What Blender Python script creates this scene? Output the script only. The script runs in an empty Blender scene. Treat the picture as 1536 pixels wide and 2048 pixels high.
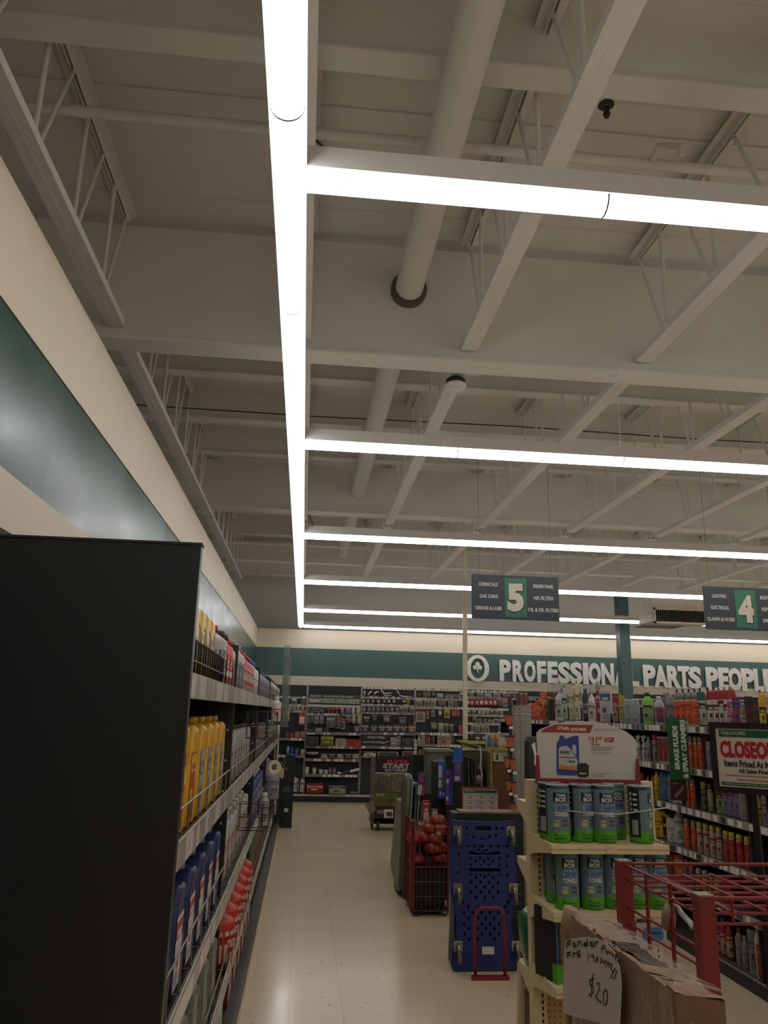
import bpy, math, random
from mathutils import Vector, Matrix
random.seed(7)
SC = bpy.context.scene
COL = SC.collection

# ---------------------------------------------------------------- camera, world, exposure
EYE = 1.65
F = 1540.0
R = Matrix(((0.99458084, -0.04789163, -0.09227865),
            (-0.10134004, -0.24834565, -0.96335592),
            (0.02321968, 0.96748686, -0.25185316)))
cam = bpy.data.cameras.new('camera')
cam.sensor_fit = 'HORIZONTAL'; cam.sensor_width = 36.0
cam.lens = F / 1536.0 * 36.0
cam.clip_start = 0.05; cam.clip_end = 100
camo = bpy.data.objects.new('camera', cam)
COL.objects.link(camo)
camo.matrix_world = Matrix.Translation((0, 0, EYE)) @ R.to_4x4()
SC.camera = camo
world = bpy.data.worlds.new('world'); SC.world = world
world.use_nodes = True
world.node_tree.nodes['Background'].inputs[0].default_value = (0.8, 0.78, 0.75, 1)
world.node_tree.nodes['Background'].inputs[1].default_value = 0.02
SC.view_settings.view_transform = 'Standard'
SC.view_settings.look = 'None'
SC.view_settings.gamma = 1.0
SC.view_settings.use_curve_mapping = False
SC.view_settings.exposure = 0.0
LAMP = 8.0

def ray(x, y):
    return R @ Vector(((x - 768) / F, -(y - 1024) / F, -1.0))
def at(x, y, ax, val):
    """the point of the plane (axis, value) that the photograph shows at pixel x, y"""
    r = ray(x, y); o = Vector((0, 0, EYE)); t = (val - o[ax]) / r[ax]
    return o + r * t
def mpp(x, y, ax, val):
    """metres per photograph pixel there"""
    r = ray(x, y); o = (0, 0, EYE)
    return (val - o[ax]) / r[ax] / F
def y_on(px, X, z):
    """Y along the line (X, z) parallel to the aisle that shows at pixel column px"""
    lo, hi = 0.4, 60.0
    for _ in range(40):
        m = (lo + hi) / 2
        q = R.transposed() @ Vector((X, m, z - EYE))
        x = 768 + F * q[0] / -q[2]
        if (x - px) * (1 if X > 0.9 else -1) > 0: lo = m
        else: hi = m
    return (lo + hi) / 2
def depth_of(p):
    q = R.transposed() @ (Vector(p) - Vector((0, 0, EYE)))
    return -q[2] / F

# ---------------------------------------------------------------- materials
def lin(h):
    h = h.lstrip('#'); o = []
    for i in (0, 2, 4):
        c = int(h[i:i + 2], 16) / 255
        o.append(c / 12.92 if c <= .04045 else ((c + .055) / 1.055) ** 2.4)
    return (o[0], o[1], o[2], 1)
_M = {}
def M(h, rough=.55, metal=0.0, var=.10, scale=9.0, bump=0.0, trans=0.0, emit=0.0, alpha=1.0, stretch=None, spec=None, rvar=0.0):
    k = (h, rough, metal, var, scale, bump, trans, emit, alpha, stretch, spec, rvar)
    if k in _M: return _M[k]
    m = bpy.data.materials.new('mat_' + h.strip('#') + '_%d' % len(_M)); m.use_nodes = True
    nt = m.node_tree; b = nt.nodes['Principled BSDF']; c = lin(h)
    b.inputs['Roughness'].default_value = rough; b.inputs['Metallic'].default_value = metal
    if spec is not None: b.inputs['Specular IOR Level'].default_value = spec
    b.inputs['Transmission Weight'].default_value = trans
    b.inputs['Alpha'].default_value = alpha
    if emit:
        b.inputs['Emission Color'].default_value = c; b.inputs['Emission Strength'].default_value = emit
    tc = nt.nodes.new('ShaderNodeTexCoord'); mp = nt.nodes.new('ShaderNodeMapping')
    if stretch: mp.inputs['Scale'].default_value = stretch
    nz = nt.nodes.new('ShaderNodeTexNoise'); nz.inputs['Scale'].default_value = scale; nz.inputs['Detail'].default_value = 4
    nt.links.new(tc.outputs['Object'], mp.inputs[0]); nt.links.new(mp.outputs[0], nz.inputs['Vector'])
    cr = nt.nodes.new('ShaderNodeValToRGB')
    cr.color_ramp.elements[0].position = .3; cr.color_ramp.elements[1].position = .7
    cr.color_ramp.elements[0].color = tuple(x * (1 - var) for x in c[:3]) + (1,)
    cr.color_ramp.elements[1].color = tuple(min(1, x * (1 + var)) for x in c[:3]) + (1,)
    nt.links.new(nz.outputs['Fac'], cr.inputs[0]); nt.links.new(cr.outputs[0], b.inputs['Base Color'])
    if bump:
        bp = nt.nodes.new('ShaderNodeBump'); bp.inputs['Strength'].default_value = bump; bp.inputs['Distance'].default_value = .01
        nt.links.new(nz.outputs['Fac'], bp.inputs['Height']); nt.links.new(bp.outputs[0], b.inputs['Normal'])
    if rvar:
        mr = nt.nodes.new('ShaderNodeMapRange'); mr.inputs['To Min'].default_value = rough - rvar; mr.inputs['To Max'].default_value = rough + rvar
        mr.inputs['From Min'].default_value = .3; mr.inputs['From Max'].default_value = .7
        nt.links.new(nz.outputs['Fac'], mr.inputs['Value']); nt.links.new(mr.outputs[0], b.inputs['Roughness'])
    _M[k] = m
    return m

def floor_mat():
    m = bpy.data.materials.new('vinyl_tile'); m.use_nodes = True
    nt = m.node_tree; N = nt.nodes; L = nt.links; b = N['Principled BSDF']
    tc = N.new('ShaderNodeTexCoord')
    br = N.new('ShaderNodeTexBrick'); br.offset = 0; br.inputs['Scale'].default_value = 1
    br.inputs['Brick Width'].default_value = .305; br.inputs['Row Height'].default_value = .305
    br.inputs['Mortar Size'].default_value = .0012; br.inputs['Bias'].default_value = 0
    br.inputs['Color1'].default_value = lin('#d8c3a3'); br.inputs['Color2'].default_value = lin('#d5bf9f'); br.inputs['Mortar'].default_value = lin('#b8a486')
    L.new(tc.outputs['Object'], br.inputs['Vector'])
    vo = N.new('ShaderNodeTexVoronoi'); vo.inputs['Scale'].default_value = 9
    L.new(tc.outputs['Object'], vo.inputs['Vector'])
    lt = N.new('ShaderNodeMath'); lt.operation = 'LESS_THAN'; lt.inputs[1].default_value = .075
    L.new(vo.outputs['Distance'], lt.inputs[0])
    nz = N.new('ShaderNodeTexNoise'); nz.inputs['Scale'].default_value = 1.6; nz.inputs['Detail'].default_value = 5
    L.new(tc.outputs['Object'], nz.inputs['Vector'])
    mul = N.new('ShaderNodeMath'); mul.operation = 'MULTIPLY'; L.new(lt.outputs[0], mul.inputs[0]); L.new(nz.outputs['Fac'], mul.inputs[1])
    mx = N.new('ShaderNodeMix'); mx.data_type = 'RGBA'
    L.new(mul.outputs[0], mx.inputs['Factor']); L.new(br.outputs['Color'], mx.inputs['A']); mx.inputs['B'].default_value = lin('#5a4a3c')
    L.new(mx.outputs['Result'], b.inputs['Base Color'])
    mr = N.new('ShaderNodeMapRange'); mr.inputs['To Min'].default_value = .12; mr.inputs['To Max'].default_value = .24
    L.new(nz.outputs['Fac'], mr.inputs['Value']); L.new(mr.outputs[0], b.inputs['Roughness'])
    bp = N.new('ShaderNodeBump'); bp.inputs['Strength'].default_value = .12; bp.inputs['Distance'].default_value = .002
    n2 = N.new('ShaderNodeTexNoise'); n2.inputs['Scale'].default_value = 5; L.new(tc.outputs['Object'], n2.inputs['Vector'])
    ad = N.new('ShaderNodeMath'); ad.operation = 'SUBTRACT'; L.new(n2.outputs['Fac'], ad.inputs[0]); L.new(br.outputs['Fac'], ad.inputs[1])
    L.new(ad.outputs[0], bp.inputs['Height']); L.new(bp.outputs[0], b.inputs['Normal'])
    return m

# ---------------------------------------------------------------- mesh building
class MB:
    def __init__(s): s.v = []; s.f = []; s.m = []; s.s = []
    def add(s, vs, fs, m=0, smooth=False):
        o = len(s.v); s.v += [tuple(v) for v in vs]
        for f in fs: s.f.append(tuple(i + o for i in f)); s.m.append(m); s.s.append(smooth)
        return s
    def box(s, x0, x1, y0, y1, z0, z1, m=0):
        v = [(x, y, z) for z in (z0, z1) for y in (y0, y1) for x in (x0, x1)]
        return s.add(v, [(0, 2, 3, 1), (4, 5, 7, 6), (0, 1, 5, 4), (2, 6, 7, 3), (0, 4, 6, 2), (1, 3, 7, 5)], m)
    def bar(s, p0, p1, r, n=6, m=0, r1=None, smooth=True, caps=True):
        p0 = Vector(p0); p1 = Vector(p1); d = (p1 - p0)
        if d.length < 1e-6: return s
        d.normalize(); a = d.orthogonal().normalized(); b = d.cross(a); r1 = r if r1 is None else r1
        v = []
        for p, q in ((p0, r), (p1, r1)):
            for i in range(n):
                t = 2 * math.pi * (i + .5) / n; v.append(p + a * math.cos(t) * q + b * math.sin(t) * q)
        f = [(i, (i + 1) % n, n + (i + 1) % n, n + i) for i in range(n)]
        s.add(v, f, m, smooth and n > 4)
        if caps: s.add(v, [tuple(range(n))[::-1], tuple(range(n, 2 * n))], m)
        return s
    def tube(s, pts, r, n=6, m=0, closed=False):
        k = len(pts); P = [Vector(p) for p in pts]; v = []; up = None
        for i in range(k):
            a = P[(i - 1) % k] if (closed or i) else P[i]; b = P[(i + 1) % k] if (closed or i < k - 1) else P[i]
            d = (b - a).normalized()
            u = d.orthogonal().normalized() if up is None else (up - d * up.dot(d)).normalized()
            up = u; w = d.cross(u)
            for j in range(n):
                t = 2 * math.pi * j / n; v.append(P[i] + (u * math.cos(t) + w * math.sin(t)) * r)
        f = []
        for i in range(k if closed else k - 1):
            for j in range(n):
                a = i * n + j; b = i * n + (j + 1) % n; c = ((i + 1) % k) * n
                f.append((a, b, c + (j + 1) % n, c + j))
        if not closed: f += [tuple(range(n))[::-1], tuple(range((k - 1) * n, k * n))]
        return s.add(v, f, m, True)
    def lathe(s, prof, n=14, m=0, sx=1, sy=1, c=(0, 0, 0), ms=None):
        v = []; k = len(prof)
        for (r, z) in prof:
            for j in range(n):
                t = 2 * math.pi * (j + .5) / n
                v.append((c[0] + r * sx * math.cos(t), c[1] + r * sy * math.sin(t), c[2] + z))
        o = len(s.v); s.v += v
        for i in range(k - 1):
            for j in range(n):
                s.f.append((o + i * n + j, o + i * n + (j + 1) % n, o + (i + 1) * n + (j + 1) % n, o + (i + 1) * n + j))
                s.m.append(ms[i] if ms else m); s.s.append(True)
        s.f += [tuple(o + j for j in range(n))[::-1], tuple(o + (k - 1) * n + j for j in range(n))]
        s.m += [ms[0] if ms else m, ms[-1] if ms else m]; s.s += [False, False]
        return s
    def rings(s, rs, m=0, smooth=True, ms=None):
        """rs: list of (cx, cy, z, hx, hy, corner) rounded rectangles stacked"""
        n = 16; o = len(s.v)
        for (cx, cy, z, hx, hy, c) in rs:
            c = min(c, hx, hy)
            for q in range(4):
                for j in range(4):
                    t = math.pi / 2 * (q + j / 3.0)
                    sx = (1, -1, -1, 1)[q]; sy = (1, 1, -1, -1)[q]
                    s.v.append((cx + sx * (hx - c) + c * math.cos(t), cy + sy * (hy - c) + c * math.sin(t), z))
        k = len(rs)
        for i in range(k - 1):
            for j in range(n):
                s.f.append((o + i * n + j, o + i * n + (j + 1) % n, o + (i + 1) * n + (j + 1) % n, o + (i + 1) * n + j)); s.m.append(ms[i] if ms else m); s.s.append(smooth)
        s.f += [tuple(o + j for j in range(n))[::-1], tuple(o + (k - 1) * n + j for j in range(n))]
        s.m += [m, m]; s.s += [False, False]
        return s
    def prism(s, pts, d0, d1, plane='xz', m=0):
        """polygon pts extruded along the missing axis from d0 to d1"""
        n = len(pts)
        def P(a, b, d): return {'xz': (a, d, b), 'yz': (d, a, b), 'xy': (a, b, d)}[plane]
        v = [P(a, b, d0) for a, b in pts] + [P(a, b, d1) for a, b in pts]
        return s.add(v, [tuple(range(n))[::-1], tuple(range(n, 2 * n))] + [(i, (i + 1) % n, n + (i + 1) % n, n + i) for i in range(n)], m)
    def quad(s, a, b, c, d, m=0): return s.add([a, b, c, d], [(0, 1, 2, 3)], m)
    def xf(s, mat):
        s.v = [tuple(mat @ Vector(v)) for v in s.v]; return s
    def merge(s, mesh, mat=None, m=0):
        vs = [(mat @ v.co if mat else v.co) for v in mesh.vertices]
        return s.add(vs, [tuple(p.vertices) for p in mesh.polygons], m)
    def mesh(s, name, mats):
        me = bpy.data.meshes.new(name); me.from_pydata(s.v, [], s.f)
        if not isinstance(mats, (list, tuple)): mats = [mats]
        for a in mats: me.materials.append(a)
        for p, mi, sm in zip(me.polygons, s.m, s.s): p.material_index = mi; p.use_smooth = sm
        me.update()
        # consistent normals
        return me

def tag(o, label=None, cat=None, group=None, kind=None):
    if label: o['label'] = label
    if cat: o['category'] = cat
    if group: o['group'] = group
    if kind: o['kind'] = kind
    return o
def E(name, loc=(0, 0, 0), rz=0.0, label=None, cat=None, group=None):
    o = bpy.data.objects.new(name, None); COL.objects.link(o); o.location = loc; o.rotation_euler = (0, 0, rz)
    o.empty_display_size = .05
    return tag(o, label, cat, group)
def O(name, mesh, parent=None, loc=None, rot=None, scale=None):
    o = bpy.data.objects.new(name, mesh); COL.objects.link(o)
    if parent: o.parent = parent
    if loc: o.location = loc
    if rot: o.rotation_euler = rot
    if scale: o.scale = scale
    return o
def B(name, mb, mats, parent=None, **k): return O(name, mb.mesh(name, mats), parent, **k)
def struct(name, mb, mats): return tag(B(name, mb, mats), kind='structure')

_T = {}
def text_mesh(body, bold=0.0, depth=.02):
    k = (body, bold, depth)
    if k in _T: return _T[k]
    c = bpy.data.curves.new('t', 'FONT'); c.body = body; c.extrude = depth; c.offset = bold; c.resolution_u = 3
    c.space_line = .95
    o = bpy.data.objects.new('t', c); me = bpy.data.meshes.new_from_object(o)
    bpy.data.objects.remove(o); bpy.data.curves.remove(c)
    xs = [v.co.x for v in me.vertices]; ys = [v.co.y for v in me.vertices]
    me2 = [(v.co.x, v.co.y, v.co.z) for v in me.vertices], [tuple(p.vertices) for p in me.polygons], (min(xs), max(xs), min(ys), max(ys))
    bpy.data.meshes.remove(me); _T[k] = me2
    return me2
def put_text(mb, body, cx, cz, w, h, y, bold=.02, depth=.0006, m=0, slant=0.0, rot=0.0):
    """lettering in the XZ plane facing -Y, centred on cx, cz, w by h, its back at y"""
    vs, fs, (x0, x1, y0, y1) = text_mesh(body, bold, .02)
    out = []
    for (x, yy, z) in vs:
        a = (x - (x0 + x1) / 2) / (x1 - x0) * w; b = (yy - (y0 + y1) / 2) / (y1 - y0) * h
        a += slant * b
        if rot: a, b = a * math.cos(rot) - b * math.sin(rot), a * math.sin(rot) + b * math.cos(rot)
        out.append((cx + a, y - (z + .02) / .04 * depth, cz + b))
    mb.add(out, fs, m); return mb
def solid2d(outlines, thick, bevel=0.0, res=2):
    """outline (with holes) in XZ given thickness along Y, centred on y=0; returns (verts, faces)"""
    c = bpy.data.curves.new('s', 'CURVE'); c.dimensions = '2D'; c.fill_mode = 'BOTH'
    c.extrude = max(thick / 2 - bevel, .0001); c.bevel_depth = bevel; c.bevel_resolution = res - 1
    if bevel: c.offset = -bevel
    for pts in outlines:
        s = c.splines.new('POLY'); s.points.add(len(pts) - 1)
        for p, q in zip(s.points, pts): p.co = (q[0], q[1], 0, 1)
        s.use_cyclic_u = True
    o = bpy.data.objects.new('s', c); me = bpy.data.meshes.new_from_object(o)
    r = [(v.co.x, -v.co.z, v.co.y) for v in me.vertices], [tuple(p.vertices)[::1] for p in me.polygons]
    bpy.data.objects.remove(o); bpy.data.curves.remove(c); bpy.data.meshes.remove(me)
    return r
def arc(cx, cz, r, a0, a1, n=6, rz=None):
    rz = r if rz is None else rz
    return [(cx + r * math.cos(math.radians(a0 + (a1 - a0) * i / n)), cz + rz * math.sin(math.radians(a0 + (a1 - a0) * i / n))) for i in range(n + 1)]
ORD = ['first', 'second', 'third', 'fourth', 'fifth', 'sixth', 'seventh', 'eighth', 'ninth', 'tenth', 'eleventh', 'twelfth', 'thirteenth', 'fourteenth', 'fifteenth', 'sixteenth']
# ---------------------------------------------------------------- the room
PAINT = M('#dedbd3', .7, var=.04, scale=1.3)
CREAM = M('#d3c6b0', .6, var=.03, scale=1.0)
GREEN = M('#24493c', .27, var=.10, scale=1.3, stretch=(1, 1.3, .3), rvar=.04, spec=.42)
GREENB = M('#3c5c57', .42, var=.06, scale=2.0)
DARK = M('#2c2620', .7)
X0, X1, Y0, Y1, ZT = -2.4, 12.5, -4.5, 17.4, 4.92
struct('floor', MB().box(X0, X1, Y0, Y1, -.05, 0), floor_mat())
mb = MB().box(X0, X1, Y0, Y1, ZT, ZT + .08)
for i in range(int((Y1 - Y0) / .9)):
    y = Y0 + i * .9
    mb.box(X0, X1, y, y + .012, ZT - .012, ZT)
struct('ceiling', mb, PAINT)
struct('wall_left', MB().box(-1.1, -1.0, Y0, 15.9, 0, 2.2), DARK)
struct('wall_back', MB().box(-1.1, X1, 15.9, 16.0, 0, 2.14), DARK)
struct('trim_1', MB().box(-1.12, -1.0, Y0, 15.9, 2.2, 2.385), CREAM)
struct('trim_2', MB().box(-1.12, -1.0, Y0, 15.9, 2.385, 2.875), GREEN)
struct('trim_3', MB().box(-1.12, -.995, Y0, 15.9, 2.875, 3.26), CREAM)
struct('trim_4', MB().box(-1.12, X1, 15.9, 16.02, 2.14, 2.32), CREAM)
struct('trim_5', MB().box(-1.12, X1, 15.9, 16.02, 2.32, 2.875), GREENB)
struct('trim_6', MB().box(-1.12, X1, 15.895, 16.02, 2.875, 3.25), CREAM)
struct('wall_left_upper', MB().box(X0 - .1, X0, Y0, Y1, 0, ZT), PAINT)
struct('wall_back_upper', MB().box(X0, X1, Y1, Y1 + .1, 0, ZT), PAINT)
struct('wall_right', MB().box(X1, X1 + .1, Y0, Y1, 0, ZT), CREAM)
struct('wall_front', MB().box(X0, X1, Y0 - .1, Y0, 0, ZT), CREAM)

# deep girders across the store, and the shallower purlins between them
GY = [-.35, 4.82, 9.9, 14.95]
gl = ['deep white ceiling girder behind the photographer', 'deep white girder face crossing under the roof between the first and second cross lights',
      'white ceiling girder above the third and fourth cross lights', 'farthest white ceiling girder near the back wall']
for k, y in enumerate(GY):
    zb = 3.99 if k < 2 else 4.2
    g = E('ceiling_girder', (5, y, zb), 0, gl[k], 'beam')
    B('web_plate', MB().box(X0 - 5, X1 - 5, -.06, .06, 0, 4.83 - zb), PAINT, g)
    B('bottom_flange', MB().box(X0 - 5, X1 - 5, -.1, .1, -.02, 0), PAINT, g)
pl = [(2.95, 'nearest white purlin under the roof deck at the top of the photo'), (6.6, 'white purlin just beyond the deep girder face'), (7.75, 'white purlin above the second cross light'), (8.85, 'white purlin in front of the third cross light'),
      (11.6, 'white purlin beyond the third cross light'), (13.2, 'white purlin above the far cross lights')]
for y, l in pl:
    g = E('roof_purlin', (5, y, 4.6), 0, l, 'beam')
    B('web_plate', MB().box(X0 - 5, X1 - 5, -.03, .03, 0, .32), PAINT, g)
    B('bottom_flange', MB().box(X0 - 5, X1 - 5, -.07, .07, -.015, 0), PAINT, g)

# open web joists running down the store
web_v = MB().bar((0, 0, .03), (0, 0, .8), .014, 6).mesh('web_bar', PAINT)
web_d = MB().bar((0, 0, .03), (0, .3, .8), .012, 6).mesh('web_bar', PAINT)
bays = [(-4.4, -.45), (-.25, 4.72), (4.92, 9.8), (10.0, 14.85)]
JX = [-1.34, -.12, 1.01, 2.24, 3.47, 4.69, 5.91, 7.13, 8.35, 9.57]
jn = ['above the green wall', 'over the long light'] + ['%s right of the long light' % w for w in ('first', 'second', 'third', 'fourth', 'fifth', 'sixth', 'seventh', 'eighth')]
bn = ['behind the photographer', 'nearest bay', 'second bay, past deep girder', 'farthest bay']
for i, x in enumerate(JX):
    for j, (a, b) in enumerate(bays):
        if j == 0 and i not in (2, 3): continue
        g = E('roof_joist', (x, a, 4.05), 0, 'white steel joist %s, %s' % (jn[i], bn[j]), 'joist', 'white steel roof joists')
        L = b - a
        B('bottom_chord', MB().box(-.055, -.006, 0, L, 0, .008).box(.006, .055, 0, L, 0, .008).box(-.055, -.047, 0, L, .008, .05).box(.047, .055, 0, L, .008, .05).box(-.006, .006, 0, L, -.001, .045), PAINT, g)
        B('top_chord', MB().box(-.06, -.008, 0, L, .81, .82).box(.008, .06, 0, L, .81, .82).box(-.012, -.008, 0, L, .77, .81).box(.008, .012, 0, L, .77, .81), PAINT, g)
        n = int(L / .62)
        for q in range(n):
            O('web_bar', web_v, g, (0, .25 + q * .62, 0)); O('web_bar', web_d, g, (0, .29 + q * .62, 0))

# round duct, sprinkler pipes, cables
d = E('round_duct', (.588, -4, 4.48), 0, 'round white painted duct running down the store through the girder', 'duct')
B('pipe', MB().bar((0, 0, 0), (0, 18, 0), .095, 20), PAINT, d)
B('wall_collar', MB().bar((0, 8.7, 0), (0, 8.755, 0), .125, 20), M('#5a544c'), d)
for k, (y, z, l) in enumerate([(3.55, 4.68, 'nearest sprinkler pipe across the ceiling'), (8.0, 4.66, 'sprinkler pipe across the ceiling above the second cross light'), (13.3, 4.15, 'far sprinkler pipe across the ceiling'), (12.6, 4.3, 'thin conduit across the ceiling beyond the third cross light')]):
    g = E('sprinkler_pipe', (5, y, z), 0, 'white painted ' + l, 'pipe')
    B('pipe', MB().bar((X0 - 5, 0, 0), (X1 - 5, 0, 0), (.03, .028, .03, .018)[k], 10), PAINT, g)
    if k == 0:
        B('branch', MB().tube([(-3.2, 0, 0), (-3.2, -.12, .02), (-3.1, -.16, .0), (-3.1, -.16, -.06)], .02, 8), PAINT, g)
for k, (px, py, l) in enumerate([(1213, 222, 'dark upright sprinkler head near the top right of the photo'), (815, 1003, 'small dark sprinkler head between the second and third cross lights, left'), (1262, 1022, 'small dark sprinkler head between the second and third cross lights, right'), (752, 641, 'tiny sprinkler head beside the round duct')]):
    p = at(px, py, 2, 4.62 if k else 4.66); s = 1.0 if k == 0 else (.8 if k < 3 else .3)
    g = E('fire_sprinkler', p, 0, l, 'sprinkler'); g.scale = (s, s, s)
    B('deflector', MB().lathe([(.005, .035), (.04, .04), (.042, .036), (.01, .03)], 12), M('#3c3832', .4, .6), g)
    B('drop_pipe', MB().bar((0, 0, .03), (0, 0, (4.92 - p.z) / s), .012, 8), PAINT, g)
    B('body', MB().lathe([(.012, -.04), (.02, -.02), (.012, 0), (.02, .01), (.01, .03)], 10), M('#3c3832', .4, .6), g)
def cable(pts, l, r=.006):
    g = tag(B('cable', MB().tube(pts, r, 5), M('#45413c', .6)), l, 'cable')
cable([at(1000 * 0 + x, y, 2, 4.85) for x, y in ((590, 60), (592, 110), (588, 160), (586, 200), (598, 240), (625, 275), (652, 300))], 'grey drooping cable beside the long light run near the top of the photo', .008)
cable([at(x, y, 2, 4.4) for x, y in ((606, 975), (603, 995), (608, 1015), (620, 1035), (626, 1049))], 'grey cable loop above the third cross light', .008)
cable([(-2.2, 7.35, 4.55), (0, 7.36, 4.54), (2, 7.33, 4.55), (4, 7.36, 4.54), (7, 7.33, 4.55), (10, 7.35, 4.55)], 'dark thin cable strung across the ceiling between two cross lights', .007)
cable([(-2.2, 11.0, 4.55), (0, 11.02, 4.54), (3, 10.98, 4.55), (6, 11.02, 4.54), (10, 11, 4.55)], 'dark thin cable strung across the far ceiling', .006)

# ---------------------------------------------------------------- linear lights
LENS = M('#ffffff', .5, var=0.0, emit=LAMP)
UPFILL = M('#fff8f0', .5, var=0.0, emit=LAMP * .16)  # weak glow for a strip added on top of the housings to brighten the ceiling
HOUS = M('#d8d4ce', .45, var=.03)
SEG = M('#6a665f', .5)
_L = {}
def half_tube(a, b, r, mat, name):
    mb = MB(); n = 12; pts = [(r * math.cos(math.pi * i / n), -r * math.sin(math.pi * i / n)) for i in range(n + 1)]
    v = [(x, a, z) for x, z in pts] + [(x, b, z) for x, z in pts]; k = n + 1
    mb.add(v, [(i, i + 1, k + i + 1, k + i) for i in range(n)], 0, True)
    mb.add(v, [tuple(range(k)), tuple(range(k, 2 * k))[::-1]], 0)
    return mb.mesh(name, mat)
JB = half_tube(-.0025, .0025, .0482, M('#2c2a28', .8), 'joint_band')
def lamp_run(p, rz, lens, label):
    """one continuous run: housing, an added glowing ceiling fill strip and a row of diffusers of the given lengths"""
    g = E('linear_light', p, rz, label, 'light')
    L = sum(lens)
    B('housing', MB().box(-.055, .055, 0, L, .0, .075), HOUS, g)
    B('ceiling_fill_strip', MB().box(-.04, .04, 0, L, .0752, .077), UPFILL, g)
    y = 0
    for k, l in enumerate(lens):
        if l not in _L: _L[l] = half_tube(.003, l - .003, .047, LENS, 'diffuser')
        O('diffuser', _L[l], g, (0, y, 0)); y += l
        if k < len(lens) - 1: O('joint_band', JB, g, (0, y, 0))
        if k % 3 == 1: B('hanger_wire', MB().bar((0, y, .07), (0, y, .75), .0015, 4), PAINT, g)
    return g
lamp_run((-.125, -3.66, 3.3), 0, [1.1] * 17 + [.56], 'long unbroken white LED light run down the left aisle ceiling')
ln = ['nearest LED cross light, branching right at the top of the photo', 'second LED cross light from the photographer', 'third LED cross light from the photographer', 'fourth LED cross light, passing behind the hanging number 5 sign at its top',
      'fifth LED cross light, passing behind the lower edge of the number 5 sign', 'farthest LED cross light right before the back wall']
for y, l in zip([2.13, 4.65, 7.3, 10.05, 13.0, 15.55], ln):
    lamp_run((-.07, y, 3.3), -math.pi / 2, [.98] + [1.1] * 10, l)
for y, l in zip([-.6, -3.2], ['LED cross light just behind the photographer', 'LED cross light at the front of the store']):
    lamp_run((-.07, y, 3.3), -math.pi / 2, [.98] + [1.1] * 10, l)
lamp_run((12.1, -3.66, 3.3), 0, [1.1] * 17 + [.56], 'long LED light run at the right end of the cross lights')

# columns
p = at(1250, 1350, 1, 14.3)
g = E('steel_column', (p.x, 14.3, 0), 0, 'square teal painted steel column before the wall lettering', 'column')
B('shaft', MB().box(-.1, .1, -.1, .1, 0.03, 4.05), M('#355757', .4), g); B('base_plate', MB().box(-.17, .17, -.17, .17, 0, .03), M('#355757', .4), g)
p = at(930, 1300, 1, 12.0)
g = E('power_pole', (p.x, 12, 0), 0, 'thin cream square power pole from floor to ceiling', 'pole')
B('shaft', MB().box(-.032, .032, -.032, .032, 0.02, 4.3), CREAM, g); B('foot', MB().box(-.06, .06, -.06, .06, 0, .02), CREAM, g)

# access point under a joist with its junction box
p = at(911, 769, 2, 3.98)
g = E('smoke_detector', (p.x, p.y, 3.97), 0, 'white round ceiling device on a dark base below the first joist', 'detector')
B('dome', MB().lathe([(.02, -.025), (.06, -.022), (.078, -.008), (.08, .006), (.07, .014)], 20), M('#d8d2c8', .4), g)
B('base', MB().lathe([(.068, .014), (.072, .02), (.07, .045), (.05, .06)], 20), M('#26242e', .5), g)
B('arm', MB().tube([(0, 0, .05), (.02, .02, .08), (.03, .03, .1)], .008, 6), M('#8c857a', .5), g)
p = at(946, 741, 2, 4.03)
g = E('junction_box', (p.x, p.y, 4.0), 0, 'small white metal junction box on the joist beside the round device', 'junction box')
B('box', MB().box(-.05, .05, -.03, .03, 0, .07), M('#c9c2b4', .5), g); B('cover_plate', MB().box(-.054, .054, -.034, -.03, -.004, .074), M('#c9c2b4', .5), g)
# air diffusers
p = at(1357, 1232, 1, 12.0)
g = E('air_diffuser', (p.x, 12, p.z), 0, 'white boxed air supply grille hanging far right behind the number 4 sign', 'air vent')
B('plenum', MB().box(-.45, .6, 0, .5, -.1, .3), M('#d2cabb', .6), g); B('hanger_rod', MB().bar((-.3, .25, .3), (-.3, .25, 4.92 - p.z), .006, 6), PAINT, g); B('hanger_rod', MB().bar((.45, .25, .3), (.45, .25, 4.92 - p.z), .006, 6), PAINT, g)
B('frame', MB().box(-.42, .57, -.02, 0, -.13, -.1).box(-.42, .57, -.02, 0, .09, .12).box(-.42, -.39, -.02, 0, -.13, .12).box(.54, .57, -.02, 0, -.13, .12), M('#d2cabb', .6), g)
mb = MB().box(-.4, .55, 0, .01, -.1, .09)
for i in range(30): mb.box(-.39 + i * .0315, -.385 + i * .0315, -.012, 0, -.1, .09, 1)
B('louvres', mb, [M('#3a352f', .8), M('#8e8779', .6)], g)
p = at(1318, 1254, 2, 3.36)
g = E('air_diffuser', (p.x, p.y, 3.36), 0, 'flat square white air diffuser frame hanging beside the teal column', 'air vent')
mb = MB().box(-.5, .5, -.4, -.33, 0, .03).box(-.5, .5, .33, .4, 0, .03).box(-.5, -.43, -.33, .33, 0, .03).box(.43, .5, -.33, .33, 0, .03)
B('frame', mb, M('#e2dccf', .5), g); B('hanger_rod', MB().bar((-.45, .36, .03), (-.45, .36, 1.56), .006, 6), PAINT, g); B('hanger_rod', MB().bar((.45, .36, .03), (.45, .36, 1.56), .006, 6), PAINT, g); B('core', MB().box(-.43, .43, -.33, .33, .012, .02), M('#58524a', .7), g)
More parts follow.
